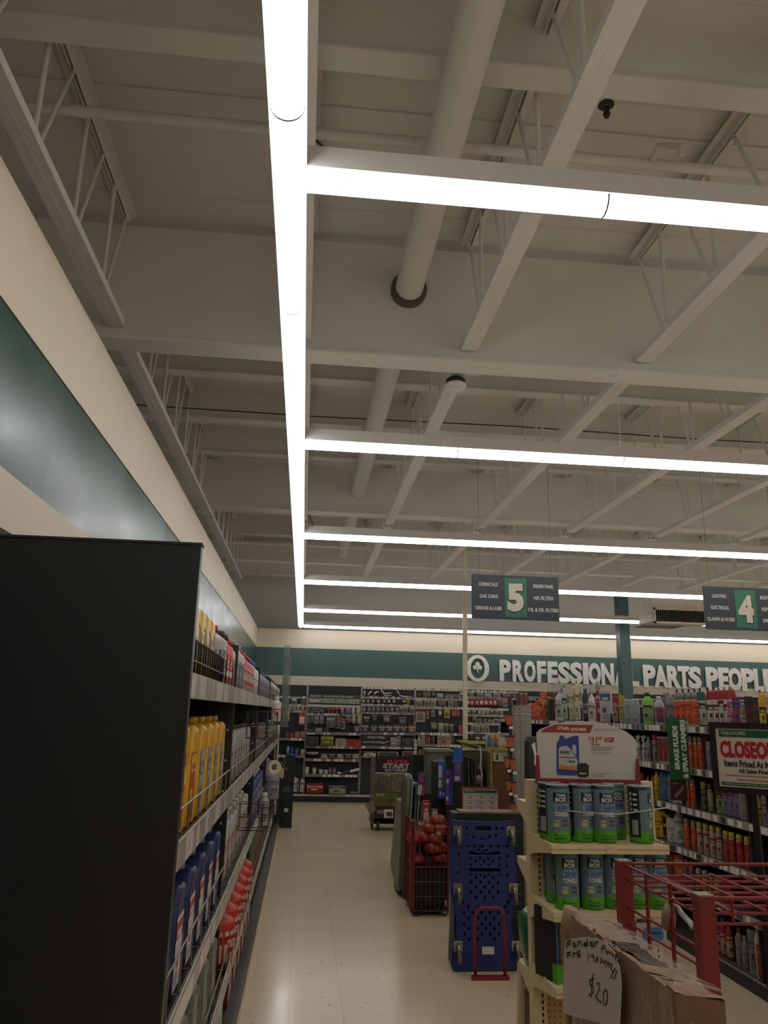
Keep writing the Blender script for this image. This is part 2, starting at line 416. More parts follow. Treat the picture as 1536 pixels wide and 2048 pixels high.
# ---------------------------------------------------------------- goods: every builder returns [(part name, mesh, [sub-parts])], base centre at the origin, front to -Y
_G = {}
INK = M('#1c1a18', .6)
def printed(mb, w, h, z0, y, seed, cols=1, m_main=0, m_band=1, m_ink=2, curve=None):
    """a printed face: main field, bands, a block emblem and rows of small unreadable print"""
    rr = random.Random(seed)
    def q(x0, x1, za, zb, m, dy):
        if curve:
            n = 6; v = []
            for i in range(n + 1):
                x = x0 + (x1 - x0) * i / n; a = x / curve[0]
                v += [(curve[0] * math.sin(a) * curve[2], -(curve[1] + dy) * math.cos(a), za), (curve[0] * math.sin(a) * curve[2], -(curve[1] + dy) * math.cos(a), zb)]
            mb.add(v, [(2 * i, 2 * i + 2, 2 * i + 3, 2 * i + 1) for i in range(n)], m)
        else: mb.add([(x0, y - dy, za), (x1, y - dy, za), (x1, y - dy, zb), (x0, y - dy, zb)], [(0, 1, 2, 3)], m)
    q(-w / 2, w / 2, z0, z0 + h, m_main, .0006)
    zb = z0 + h * rr.uniform(.55, .72)
    q(-w / 2, w / 2, zb, zb + h * rr.uniform(.16, .26), m_band, .001)
    q(-w * .32, w * .30, zb + h * .03, zb + h * .12, m_main, .0014)
    c = rr.uniform(-.15, .15) * w
    q(c - w * .2, c + w * .2, z0 + h * .28, z0 + h * .46, m_band, .001)
    for k in range(4):
        z = z0 + h * (.06 + .05 * k); q(-w * rr.uniform(.25, .42), w * rr.uniform(.1, .42), z, z + h * .018, m_ink, .001)
def mats_label(l, b): return [M(l, .45), M(b, .45), INK]
def jug(w, h, d, body, cap, lab='#d8d2c4', band='#a02a22', seed=1, hole=True):
    k = ('jug', w, h, d, body, cap, lab, band, seed, hole)
    if k in _G: return _G[k]
    o = [(-.5, .03), (-.46, 0), (.46, 0), (.5, .03), (.5, .70), (.47, .80), (.38, .88), (.2, .915), (.02, .90), (-.08, .90), (-.12, .93), (-.34, .93), (-.37, .88), (-.5, .74)]
    hl = [(.20, .50), (.17, .62), (.20, .74), (.28, .79), (.36, .74), (.38, .62), (.35, .50), (.28, .46)]
    v, f = solid2d([[(a * w, b * h) for a, b in o]] + ([[(a * w, b * h) for a, b in hl]] if hole else []), d, min(.016, d * .22), 3)
    mb = MB().add(v, f, 0, True)
    bm = mb.mesh('body', M(body, .4))
    r = w * .13
    cm = MB().lathe([(r, .925 * h), (r, .995 * h), (r * .88, h)], 12, c=(-.23 * w, 0, 0)).mesh('cap', M(cap, .45))
    lb = MB(); printed(lb, w * (.62 if hole else .84), h * .62, h * .06, -d / 2 - .0005, seed)
    lm = lb.mesh('label', mats_label(lab, band)); sh = Matrix.Translation((-w * (.14 if hole else 0), 0, 0)); lm.transform(sh)
    _G[k] = [('body', bm, []), ('cap', cm, []), ('label', lm, [])]
    return _G[k]
def bottle(w, h, body, cap, lab='#d8d2c4', band='#a02a22', seed=1, flat=1.0, neck=.3, shoulder=.72, clear=False):
    k = ('bot', w, h, body, cap, lab, band, seed, flat, neck, shoulder, clear)
    if k in _G: return _G[k]
    r = w / 2; n = r * neck
    mb = MB().lathe([(r * .9, 0), (r, .02 * h), (r, shoulder * h * .5), (r, shoulder * h), (r * .93, (shoulder + .05) * h), (r * .6, (shoulder + .11) * h), (n * 1.15, (shoulder + .15) * h), (n, .9 * h)], 16, sy=flat)
    bm = mb.mesh('body', M(body, .15 if clear else .4, trans=.5 if clear else 0))
    cm = MB().lathe([(n * 1.2, .89 * h), (n * 1.2, .99 * h), (n, h)], 12).mesh('cap', M(cap, .45))
    lb = MB(); printed(lb, r * 2.4, h * shoulder * .72, h * .1, 0, seed, curve=(r, r * flat + .0003, 1.005))
    _G[k] = [('body', bm, []), ('cap', cm, []), ('label', lb.mesh('label', mats_label(lab, band)), [])]
    return _G[k]
def spray_can(w, h, body, cap, lab, band, seed=1, dome='#8c8880'):
    k = ('can', w, h, body, cap, lab, band, seed, dome)
    if k in _G: return _G[k]
    r = w / 2
    bm = MB().lathe([(r * .92, 0), (r, .012 * h), (r, .76 * h), (r * .96, .78 * h), (r * .8, .815 * h), (r * .62, .83 * h)], 16, ms=[0, 0, 1, 1, 1]).mesh('can', [M(body, .35), M(dome, .3, .7)])
    cm = MB().lathe([(r * .86, .80 * h), (r * .84, .97 * h), (r * .74, h)], 14).mesh('cap', M(cap, .45))
    lb = MB(); printed(lb, r * 2.5, h * .68, h * .04, 0, seed, curve=(r, r + .0003, 1.006))
    _G[k] = [('can', bm, []), ('cap', cm, []), ('label', lb.mesh('label', mats_label(lab, band)), [])]
    return _G[k]
def trigger(w, h, body, head, lab, band, seed=1):
    k = ('trig', w, h, body, head, lab, band, seed)
    if k in _G: return _G[k]
    r = w / 2
    bm = MB().lathe([(r * .9, 0), (r, .02 * h), (r * .96, .5 * h), (r * .8, .62 * h), (r * .35, .72 * h), (r * .3, .78 * h)], 14, sy=.6).mesh('body', M(body, .35))
    hm = MB().lathe([(r * .36, .77 * h), (r * .36, .84 * h)], 10).prism([(-.45 * w, .9 * h), (-.42 * w, .97 * h), (.3 * w, h), (.42 * w, .9 * h), (.2 * w, .84 * h), (-.2 * w, .84 * h)], -.014, .014).bar((-.2 * w, 0, .86 * h), (-.4 * w, 0, .74 * h), .006).mesh('spray_head', M(head, .45))
    lb = MB(); printed(lb, r * 1.9, h * .46, h * .08, 0, seed, curve=(r, r * .6 + .0006, 1.01))
    _G[k] = [('body', bm, []), ('spray_head', hm, []), ('label', lb.mesh('label', mats_label(lab, band)), [])]
    return _G[k]
def carton(w, h, d, body, lab, band, seed=1):
    k = ('ctn', w, h, d, body, lab, band, seed)
    if k in _G: return _G[k]
    bm = MB().box(-w / 2, w / 2, -d / 2, d / 2, 0, h).box(-w / 2 + .001, w / 2 - .001, -.002, .002, h, h + .0008, 1).mesh('carton', [M(body, .6), M(band, .6)])
    lb = MB(); printed(lb, w * .9, h * .86, h * .07, -d / 2, seed)
    _G[k] = [('carton', bm, []), ('printed_face', lb.mesh('printed_face', mats_label(lab, band)), [])]
    return _G[k]
def blister(w, h, card, bub, band, seed=1):
    k = ('bl', w, h, card, bub, band, seed)
    if k in _G: return _G[k]
    cm = MB().box(-w / 2, w / 2, -.001, .001, 0, h); cm.add([(-w / 2, -.0015, h * .74), (w / 2, -.0015, h * .74), (w / 2, -.0015, h * .93), (-w / 2, -.0015, h * .93)], [(0, 1, 2, 3)], 1)
    rr = random.Random(seed); a = rr.uniform(.3, .42) * w; b = rr.uniform(.2, .3) * h
    bb = MB().rings([(0, 0, 0, a, b, min(a, b) * .6), (0, 0, .012, a * .95, b * .95, min(a, b) * .6), (0, 0, .02, a * .7, b * .7, min(a, b) * .5)]).xf(Matrix.Translation((0, -.001, h * .4)) @ Matrix.Rotation(math.pi / 2, 4, 'X'))
    _G[k] = [('card', cm.mesh('card', [M(card, .6), M(band, .6)]), []), ('bubble', bb.mesh('bubble', M(bub, .2, var=.25, scale=40)), [])]
    return _G[k]
def bag(w, h, d, col, seed=1):
    k = ('bag', w, h, d, col, seed)
    if k in _G: return _G[k]
    rr = random.Random(seed); rs = []
    for i in range(7):
        t = i / 6; e = math.sin(math.pi * (t * .9 + .05)) ** .5
        rs.append((rr.uniform(-.05, .05) * w, rr.uniform(-.05, .05) * d, h * t, w / 2 * e * rr.uniform(.9, 1), d / 2 * e * rr.uniform(.85, 1), d * .2))
    _G[k] = [('pouch', MB().rings(rs).mesh('pouch', M(col, .35, var=.3, scale=25)), []), ('header_card', MB().box(-w * .4, w * .4, -.004, .004, h * .97, h * 1.1).mesh('header_card', M('#c8c2b6', .6)), [])]
    return _G[k]
def put(name, parts, loc, rz=0.0, label=None, cat=None, group=None, scale=None, rot=None):
    e = E(name, loc, rz, label, cat, group)
    if scale: e.scale = scale
    if rot: e.rotation_euler = rot
    for pn, me, subs in parts:
        o = O(pn, me, e)
        for sn, sm in subs: O(sn, sm, o)
    return e

METAL = M('#9a958c', .35, .6)
BLACK = M('#171614', .45, var=.05)
BLACKM = M('#1d1b19', .6, var=.05)
TAGW = M('#d6cfc2', .45, var=.04)
STRIP = M('#b9b2a6', .28, var=.12, scale=12, stretch=(1, 1, .1))
BEIGE = M('#cdb98f', .45, var=.04)
def tags(mb, L, z0, z1, seed, y=-.002, m=1, wmin=.03, fill=.6):
    """price tickets slotted in a price strip (along local x)"""
    rr = random.Random(seed); x = .02
    while x < L - .06:
        w = rr.uniform(wmin, wmin * 1.8)
        if rr.random() < fill: mb.add([(x, y, z0), (x + w, y, z0), (x + w, y, z1), (x, y, z1)], [(0, 1, 2, 3)], m if rr.random() < .75 else m + 1)
        x += w + rr.uniform(.004, .03)
    return mb

# ---------------------------------------------------------------- left gondola (faces the aisle, +X)
LB = [2.03, 4.5, 6.8, 9.1, 11.4, 12.4]
LZ = [1.72, 1.2, .70, .30]
secn = ['nearest', 'second', 'third', 'fourth', 'farthest']
g = E('end_panel', (-.64, 2.0, 0), 0, 'big matte black end panel filling the lower left of the photo', 'panel')
B('panel_board', MB().box(-.36, .352, 0, .03, 0, 2.06), M('#1b1c1c', .5, var=.06, scale=3), g)
B('edge_trim', MB().box(.352, .357, -.002, .032, 0, 2.06), M('#2a2824', .4), g)
mb = MB().box(-.365, .36, -.004, .034, 2.06, 2.066)
B('top_trim', mb, M('#2a2824', .4), g)
DOT = M('#b8b4ac', .5)
for k in range(5):
    a, b = LB[k] + (.03 if k == 0 else 0), LB[k + 1]; L = b - a
    g = E('shelving_unit', (-.97, a, 0), 0, '%s black shelving unit of the long left gondola' % secn[k], 'shelf')
    B('back_panel', MB().box(0, .03, 0, L, 0, 1.98), BLACKM, g)
    B('base_deck', MB().box(.03, .69, 0, L, .04, .14), BLACK, g)
    B('kick_rail', MB().box(.69, .7, 0, L, .035, .14), M('#40382e', .5), g); B('floor_trim', MB().box(.69, .705, 0, L, .0, .035), M('#c8b698', .5), g)
    mb = MB().box(.03, .59, L - .022, L, .14, 2.0)
    for z in [i * .16 + .25 for i in range(11)]: mb.box(.556, .566, L - .024, L - .022, z, z + .012, 1)
    B('divider', mb, [M('#23211f', .5), DOT], g)
    for j, z in enumerate(LZ):
        xf = (.59, .60, .615, .64)[j]
        sh = B('shelf', MB().box(.03, xf, .0, L - .022, z - .02, z + .012), BLACK, g)
        s0 = MB().box(xf, xf + .008, 0, L - .02, z - .04, z + .045)
        rr = random.Random(k * 7 + j); y = .02
        while y < L - .12:
            w = rr.uniform(.05, .12)
            s0.add([(xf + .0095, y, z - .036), (xf + .0095, y + w, z - .036), (xf + .0095, y + w, z + .04), (xf + .0095, y, z + .04)], [(0, 1, 2, 3)], rr.choice([1, 1, 2]))
            y += w + rr.uniform(.0, .01)
        B('price_strip', s0, [STRIP, M('#cfc6b8', .3, var=.08, scale=6), M('#a49c90', .3, var=.08, scale=6)], sh)
        wf = MB()
        if j == 0 and k < 4:
            n = int((L - .1) / .075); hh = .15
            for i in range(n):
                y = .04 + i * .075
                wf.tube([(xf - .01, y, z + .02), (xf - .01, y, z + hh), (xf - .01, y + .012, z + hh + .015), (xf - .01, y + .038, z + hh + .015), (xf - .01, y + .05, z + hh), (xf - .01, y + .05, z + .02)], .0028, 5)
            for zz in (z + .03, z + .09): wf.bar((xf - .008, .03, zz), (xf - .008, .03 + n * .075, zz), .0028, 5)
            B('wire_fence', wf, M('#26201e', .4, .3), sh)
        elif j in (1, 2, 3) and k < 4:
            zz = z + (.13, .17, .1)[j - 1]
            wf.bar((xf - .01, .03, zz), (xf - .01, L - .06, zz), .004, 5).bar((xf - .01, .03, z + .03), (xf - .01, L - .06, z + .03), .003, 5)
            for i in range(int(L / .27)): wf.bar((xf - .01, .05 + i * .27, z), (xf - .01, .05 + i * .27, zz), .0035, 5).bar((xf - .01, .05 + i * .27, z + .03), (.3, .05 + i * .27, z + .03), .003, 5)
            B('wire_fence', wf, M('#8f8470', .3, .7), sh)
# bottles on it: (section, row, y list, builder, name, label, group)
def left_row(k, j, ys, parts, name, words, cat, group, x=-.46, dz=.013):
    for i, y in enumerate(ys):
        z = (LZ[j] if j < 4 else .14) + dz if j < 4 else .142
        lab = '%s, %s along the %s' % (words, ORD[i], ('top shelf', 'second shelf', 'third shelf', 'fourth shelf', 'bottom deck')[j] + ' of the %s left unit' % secn[k])
        p = parts[i] if isinstance(parts, list) and isinstance(parts[0], list) else parts
        put(name, p, (x, y, z), math.pi / 2, lab, cat, group)
def rng(a, s, n): return [a + s * i for i in range(n)]
yj = lambda cap, lab, band, seed: jug(.155, .335, .1, '#d8b012', cap, lab, band, seed)
left_row(0, 0, rng(2.62, .175, 7), [yj(c, '#c9c1b4', bd, i % 4) for i, (c, bd) in enumerate([('#b0201c', '#b03028'), ('#b0201c', '#b03028'), ('#b0201c', '#b03028'), ('#b0201c', '#8c8a90'), ('#b8b2a6', '#8c8a90'), ('#b8b2a6', '#8c8a90'), ('#b8b2a6', '#8c8a90')])], 'oil_jug', 'yellow oil jug', 'jug', 'yellow jugs on the top left shelf', x=-.48)
left_row(0, 0, [3.86], bottle(.15, .31, '#a8a49c', '#b0201c', '#5c5a5e', '#93908c', 3), 'oil_bottle', 'grey bottle with red cap', 'bottle', None)
left_row(0, 0, [4.03, 4.2], bottle(.155, .30, '#d05248', '#3a2e28', '#b8302c', '#d0c8bc', 4, neck=.5), 'fluid_bottle', 'pinkish red dark capped bottle', 'bottle', 'red bottles at the top left shelf')
left_row(0, 0, [4.37], bottle(.15, .29, '#b9b6b0', '#b0201c', '#8c8880', '#a02a22', 5, neck=.5), 'fluid_bottle', 'pale red capped bottle', 'bottle', None)
lj = lambda lab, band, s: jug(.215, .40, .12, '#e0a808', '#b98f10', lab, band, s)
left_row(0, 1, rng(2.4, .27, 8), [jug(.215, .41, .12, '#e0a808', '#a83020', '#b83c28', '#d8b030', 1)] * 3 + [lj('#b83c28', '#d8b030', 2)] + [lj('#9c9c96', '#5c6c84', 3)] * 4, 'oil_jug', 'large yellow jug with handle', 'jug', 'large yellow jugs on the second left shelf', x=-.47)
left_row(0, 2, rng(2.4, .3, 7), jug(.23, .37, .13, '#1c2f5c', '#8a8f98', '#d8d2c8', '#b0402a', 6), 'oil_jug', 'navy blue jug with striped label', 'jug', 'navy jugs on the third left shelf', x=-.45)
left_row(0, 3, rng(2.4, .32, 6), jug(.24, .33, .14, '#6a6a5c', '#8f9070', '#7c7c70', '#55584c', 7), 'oil_jug', 'grey green jug', 'jug', 'grey green jugs on the fourth left shelf', x=-.42)
left_row(0, 4, rng(3.2, .33, 4), jug(.24, .15, .16, '#b8a888', '#7f9c3a', '#c9bfae', '#7f9c3a', 8), 'oil_jug', 'low beige jug with green cap', 'jug', 'beige jugs on the bottom left deck', x=-.4)
left_row(1, 0, rng(4.62, .2, 3), bottle(.16, .31, '#b5b3ae', '#9c9a94', '#85827c', '#5c5a56', 5, neck=.5), 'fluid_bottle', 'clear grey bottle with pale cap', 'bottle', 'clear bottles on the top left shelf')
left_row(1, 0, rng(5.22, .19, 5), bottle(.16, .29, '#c04a44', '#a81c1c', '#c9b8ac', '#b0302c', 6, neck=.5), 'fluid_bottle', 'round shouldered red bottle', 'bottle', 'red bottles on the top left shelf')
left_row(1, 0, rng(6.2, .19, 3), bottle(.16, .29, '#c9c5bc', '#1f58a8', '#d0ccc4', '#8c9098', 7, neck=.5), 'fluid_bottle', 'white bottle with blue cap', 'bottle', 'white bottles on the top left shelf')
left_row(1, 1, rng(4.65, .25, 8), jug(.19, .33, .1, '#aaa8a0', '#3a3834', '#9c9488', '#7c4c40', 3, False), 'oil_jug', 'silver grey slanted jug', 'jug', 'silver jugs on the second left shelf', x=-.46)
left_row(1, 2, rng(4.65, .25, 8), jug(.2, .33, .11, '#c0beb8', '#d8d6d0', '#b8b0a4', '#b8342c', 5, False), 'oil_jug', 'white and red jug', 'jug', 'white and red jugs on the third left shelf', x=-.45)
left_row(1, 3, rng(4.7, .27, 7), bottle(.21, .29, '#b53020', '#c9c4ba', '#c8b8a4', '#8c2018', 8, neck=.4), 'washer_bottle', 'round shouldered red and white bottle', 'bottle', 'red and white bottles on the fourth left shelf', x=-.42)
left_row(1, 4, rng(4.7, .3, 6), carton(.2, .13, .16, '#7c2420', '#c9bfae', '#9c3028', 8), 'small_carton', 'low red and white carton', 'box', 'cartons on the bottom left deck', x=-.4)
left_row(2, 0, rng(6.95, .22, 9), bottle(.17, .28, '#77787a', '#34506c', '#8c6c6c', '#4c5c70', 9, neck=.4), 'fluid_bottle', 'slate grey bottle', 'bottle', 'slate bottles on the top left shelf')
left_row(2, 1, rng(6.95, .24, 9), carton(.2, .3, .1, '#6c5a52', '#8c8278', '#7c2c26', 10), 'oil_carton', 'brown and grey carton', 'box', 'cartons on the second left shelf')
left_row(2, 2, rng(6.95, .25, 8), jug(.2, .34, .11, '#4c5c94', '#d0ccc4', '#b8bccc', '#3c4c84', 11, False), 'oil_jug', 'blue and white jug', 'jug', 'blue and white jugs on the third left shelf', x=-.45)
left_row(2, 3, rng(6.95, .26, 8), jug(.2, .32, .11, '#1f6a3c', '#d0ccc4', '#b84c3c', '#1c4c2c', 12, False), 'oil_jug', 'green jug with orange label', 'jug', 'green jugs on the fourth left shelf', x=-.42)
left_row(3, 0, rng(9.25, .22, 9), bottle(.18, .3, '#bdbab4', '#26303c', '#85827c', '#3c4450', 12, neck=.4), 'fluid_bottle', 'pale bottle with black cap', 'bottle', 'pale bottles on the top left shelf')
for j, (c, l) in enumerate((('#4c4a48', 'charcoal'), ('#8c8a94', 'silver blue'), ('#53302c', 'maroon'))):
    left_row(3, j + 1, rng(9.25, .27, 8), jug(.2, .3, .11, c, '#c8c4bc', '#a8a29a', '#5c3430', 13 + j, False), 'oil_jug', l + ' jug', 'jug', l + ' jugs deep along the left gondola', x=-.45)
left_row(4, 0, rng(11.5, .24, 4), bottle(.18, .3, '#a8a29c', '#303030', '#8c8480', '#6c3430', 15, neck=.4), 'fluid_bottle', 'pale grey bottle', 'bottle', 'pale grey bottles at the end')
left_row(4, 1, rng(11.5, .24, 4), carton(.2, .3, .1, '#4c4440', '#a8a29a', '#34506c', 16), 'oil_carton', 'dark carton', 'box', 'dark cartons at the end')
left_row(4, 2, rng(11.5, .24, 4), carton(.2, .28, .1, '#3c4a6c', '#a8a29a', '#34506c', 17), 'oil_carton', 'blue carton', 'box', 'blue cartons at the end')

# things clipped to the left gondola that stick out into the aisle
def cx(px, py, X, dx=0): return at(px, py, 0, X)
XC = -.24
p = at(551, 1443, 0, XC); put('aerosol_bottle', bottle(.085, .215, '#cfcac0', '#dad6cc', '#cfcac0', '#b02820', 3, neck=.45), (XC, p.y, p.z), 0.3, 'white bottle with red square label clipped high out into the aisle', 'bottle')
p = at(552, 1472, 0, XC); put('paper_roll', [('core', MB().lathe([(.03, 0), (.03, .16)], 14).mesh('core', M('#b0aaa0', .6)), []), ('wrapper', MB().lathe([(.031, .03), (.031, .12)], 14).mesh('wrapper', M('#8a8680', .5)), [])], (XC, p.y, p.z - .06), 0, 'grey white roll hanging under the clipped white bottle', 'roll')
p = at(540, 1632, 0, XC); put('metal_bottle', bottle(.13, .27, '#8f8a90', '#2c2826', '#8f8a90', '#5c585c', 5, neck=.35), (XC, p.y, p.z + .14), 0.2, 'silver grey bottle with black cap beside the tape roll', 'bottle')
p = at(526, 1650, 0, XC - .03); put('metal_bottle', bottle(.075, .24, '#a8a49a', '#d4d2cc', '#8f8c84', '#5c585c', 6, neck=.5), (XC - .03, p.y, p.z), 0.2, 'slim grey bottle with bright white top held in a wire cage', 'bottle')
for (px, py, w, h, l) in ((533, 1450, .2, .17, 'black wire clip basket below the top left shelves'), (522, 1632, .22, .16, 'dark wire cage clipped to the left shelves above the floor'), (542, 1612, .16, .12, 'small dark wire cage around the silver grey bottle')):
    p = at(px, py, 0, XC); mb = MB()
    for zz in (-h / 2, 0 if h > .15 else h / 2, h / 2):
        mb.tube([(-w / 2, -.06, zz), (w / 2, -.06, zz), (w / 2, .06, zz), (-w / 2, .06, zz)], .003, 5, closed=True)
    for xx in (-w / 2, -w / 6, w / 6, w / 2):
        mb.bar((xx, -.06, -h / 2), (xx, -.06, h / 2), .0028, 5).bar((xx, .06, -h / 2), (xx, .06, h / 2), .0028, 5).bar((xx, -.06, -h / 2), (xx, .06, -h / 2), .0028, 5)
    tag(B('wire_basket', mb, M('#3a3a38', .4, .4), loc=(XC - .03, p.y, p.z)), l, 'basket')
p = at(549, 1534, 0, -.2); s = mpp(549, 1534, 0, -.2)
g = E('tape_roll', (-.2, p.y, p.z), .15, 'cream masking tape ring hanging from a strip beside the left shelves', 'tape')
ring = MB(); n = 24; ro, ri = 13 * s, 6 * s
v = []
for i in range(n):
    t = 2 * math.pi * i / n; c, sn = math.cos(t), math.sin(t)
    v += [(ro * c, -.02, ro * sn), (ri * c, -.02, ri * sn), (ri * c, .02, ri * sn), (ro * c, .02, ro * sn)]
fs = []
for i in range(n):
    a = 4 * i; b = 4 * ((i + 1) % n)
    fs += [(a, b, b + 1, a + 1), (a + 1, b + 1, b + 2, a + 2), (a + 2, b + 2, b + 3, a + 3), (a + 3, b + 3, b, a)]
ring.add(v, fs); B('ring', ring, M('#cbb893', .6), g)
B('strap', MB().tube([(-.2, .03, .3), (0, .03, .3), (0, .025, .1), (.0, .025, -.05)], .004, 5), M('#a99a80', .6), g)
B('card_tail', MB().prism([(.02, -.06), (.075, -.09), (.08, -.03), (.06, 0)], .022, .024), M('#a8a27c', .6), g)
g = E('clip_strip', (-.225, 7.9, .75), 0, 'long white clip strip hanging from the left shelves with small dangling ties', 'strip')
B('strip_bar', MB().box(-.008, .008, -.002, .002, 0, .72), M('#b8b2a4', .5), g); B('hook', MB().bar((0, 0, .71), (-.2, 0, .71), .003, 5), METAL, g)
for i in range(6): B('tie', MB().tube([(0, -.004, .3 + i * .03), (.05 + .01 * (i % 3), -.02, .32 + i * .03), (.09 - .02 * (i % 2), -.01, .27 + i * .035)], .003, 4), M(('#a05048', '#b8a890')[i % 2], .6), g)
# clear acrylic sign holders standing at the gondola's end
ACR = M('#8c9a94', .15, var=.3, scale=14, trans=.55, alpha=.35)
for q, (px, zt, ln) in enumerate(((566, 2.42, 'tallest'), (571, 2.3, 'middle'), (563, 2.25, 'shortest'))):
    Y = 9.6 + .25 * q; p = at(px, 1440, 1, Y)
    g = E('sign_holder', (p.x, Y, 1.45), 0, '%s clear acrylic sign holder rising above the left gondola end' % ln, 'sign holder')
    B('clear_panel', MB().box(-.03 + .006 * q, .03 - .004 * q, -.0015, .0015, 0, zt - 1.45), ACR, g)
    B('mount_arm', MB().bar((0, 0, .01), (-.2, 0, .01), .005, 6), M('#5c605c', .4), g)
    B('edge_channel', MB().box(.03 - .004 * q, .036 - .004 * q, -.004, .004, 0, zt - 1.45), M('#8c948f', .25), g)
# black floor display at the far end
p0 = at(550, 1648, 1, 12.0); p1 = at(583, 1650, 1, 12.0)
g = E('floor_display', ((p0.x + p1.x) / 2, 12.0, 0), 0, 'tall black cardboard floor display at the far end of the left shelves', 'display')
w = (p1.x - p0.x) / 2
B('case', MB().prism([(-w * .9, 0), (w, 0), (w * 1.05, 1.0), (w * .2, 1.02), (-w * .7, .9)], 0, .3), M('#10201a', .5), g)
B('side_print', MB().box(-w * .3, w * .6, -.002, 0, .5, .52).box(-w * .2, w * .5, -.002, 0, .54, .56).box(-w * .4, w * .2, -.002, 0, .8, .83), M('#4c6058', .5), g)
B('shelf_tray', MB().box(-w * .8, w * .9, -.03, 0, .3, .33).box(-w * .8, w * .9, -.03, 0, .62, .65), M('#0c120f', .4), g)
B('white_ticket', MB().box(w * .0, w * .5, -.004, 0, .22, .27), TAGW, g)
# ---------------------------------------------------------------- back wall shelving (faces the photographer)
YB = 15.45          # plane of the pegboard's goods
def wx(px, py=1450, Y=YB): return at(px, py, 1, Y).x
def wz(px, py, Y=YB): return at(px, py, 1, Y).z
PEG = M('#2b2f2c', .7, var=.06, scale=4)
SLAT = M('#8f8c85', .35, .5)
bays = [(548, 612, 'far left'), (612, 722, 'fuel transfer'), (722, 830, 'air intake'), (830, 932, 'grey tote'), (932, 1037, 'red card'), (1037, 1178, 'corner'), (1178, 1340, 'teal column'), (1340, 1536, 'far right'), (1536, 1700, 'outermost')]
strips = {0: [1395, 1411, 1423], 1: [1414, 1430], 2: [1377, 1396, 1411, 1427], 3: [1380, 1399, 1416], 4: [1384, 1397, 1419, 1432, 1449, 1467], 5: [1396, 1412, 1430], 6: [1398, 1412], 7: [1400, 1412], 8: [1402, 1414]}
shelf = {0: [1478, 1512], 1: [1467, 1494, 1520, 1551], 2: [1467, 1495, 1514], 3: [1468, 1491], 4: [1500, 1540], 5: [1450, 1500], 6: [1440], 7: [1440], 8: [1440]}
bl = []
for k, (a, b, nm) in enumerate(bays):
    xa, xb = wx(a), wx(b); L = xb - xa
    g = E('wall_shelving', (xa, YB + .05, 0), 0, 'black pegboard wall shelving, %s bay of the back wall' % nm, 'shelf')
    B('peg_panel', MB().box(0, L, .0, .38, .0, 2.13), PEG, g)
    B('upright', MB().box(-.02, .02, -.02, .0, .12, 2.12), SLAT, g)
    B('base_deck', MB().box(0, L, -.14, 0, .02, .1), BLACK, g)
    B('kick_rail', MB().box(0, L, -.15, -.14, .0, .14).box(0, L, -.152, -.15, .1, .14, 1), [BLACK, STRIP], g)
    mid = (a + b) / 2
    for j, py in enumerate(strips[k]):
        z = wz(mid, py)
        mb = MB().box(.02, L - .02, -.02, -.008, z - .018, z + .018)
        if k not in (5, 6, 7, 8): tags(mb, L - .02, z - .016, z + .03, k * 10 + j, y=-.0215, wmin=.035, fill=.75)
        B('peg_rail', mb, [M('#a09c94', .25, .3), TAGW, M('#c9c0b0', .4)], g)
    for j, py in enumerate(shelf[k]):
        z = wz(mid, py, YB - .1)
        s = B('shelf', MB().box(.0, L, -.17, 0, z - .012, z + .012), BLACK, g)
        mb = MB().box(0, L, -.18, -.17, z - .028, z + .022); tags(mb, L - .02, z - .024, z + .02, k * 10 + j + 5, y=-.1815, wmin=.04, fill=.4)
        B('price_strip', mb, [M('#75726c', .35, .2), TAGW, M('#c9c0b0', .4)], s)
cnt = {}
def goods(bay, kind, row, items, words, cat, Y=YB - .02, group=None, name=None):
    """items: (px centre, py bottom, w px, h px[, colour, band, bubble])"""
    for i, it in enumerate(items):
        px, py, w, h = it[:4]; c = it[4] if len(it) > 4 else '#8c8880'; bd = it[5] if len(it) > 5 else '#a8a298'; bb = it[6] if len(it) > 6 else '#5c5a58'
        s = mpp(px, py, 1, Y); W, H = round(w * s, 3), round(h * s, 3); sd = (px * 7 + py) % 5
        p = at(px, py, 1, Y)
        d = min(W * .6, .14)
        if kind == 'card': parts = blister(W, H, c, bb, bd, sd)
        elif kind == 'box': parts = carton(W, H, d, c, bd if len(it) > 5 else c, bb, sd)
        elif kind == 'jug': parts = jug(W, H, W * .5, c, bd, '#c8c2b6', bb, sd)
        elif kind == 'bottle': parts = bottle(W, H, c, bd, '#c8c2b6', bb, sd, neck=.5)
        elif kind == 'tub': parts = [('tub', MB().lathe([(W * .46, 0), (W * .5, H * .9)], 14).mesh('tub', M(c, .4)), []), ('lid', MB().lathe([(W * .52, H * .86), (W * .52, H)], 14).mesh('lid', M(bd, .4)), [])]
        elif kind == 'bag': parts = bag(W, H, .06, c, sd)
        y = Y - (d / 2 if kind in ('box',) else .02)
        yy = Y - .08 if kind in ('box', 'jug', 'bottle', 'tub') else y
        q = at(px, py, 1, yy)
        dst = words[i] if isinstance(words, list) else words
        if not isinstance(words, list) and len(items) > 1: dst = '%s, %s from the left' % (words, ORD[i] if i < 16 else 'next')
        put(name or {'card': 'blister_card', 'box': 'carton', 'jug': 'fluid_jug', 'bottle': 'bottle', 'tub': 'tub', 'bag': 'bagged_part'}[kind], parts, q, 0, '%s, %s' % (dst, row), cat, group)
fl, ft, ai, gt, rc = 'far left wall bay', 'fuel transfer bay', 'air intake bay', 'wall bay behind the tote', 'bay right of the pole'
goods(0, 'card', fl, [(574, 1409, 8, 10, '#a8a298', '#5c4c44'), (588, 1409, 10, 12, '#9c9a7c', '#c8c4a0'), (606, 1408, 8, 8, '#6c6a66', '#8c8a86')], 'small hanging card on the top rail', 'card', group='cards on the far left rails')
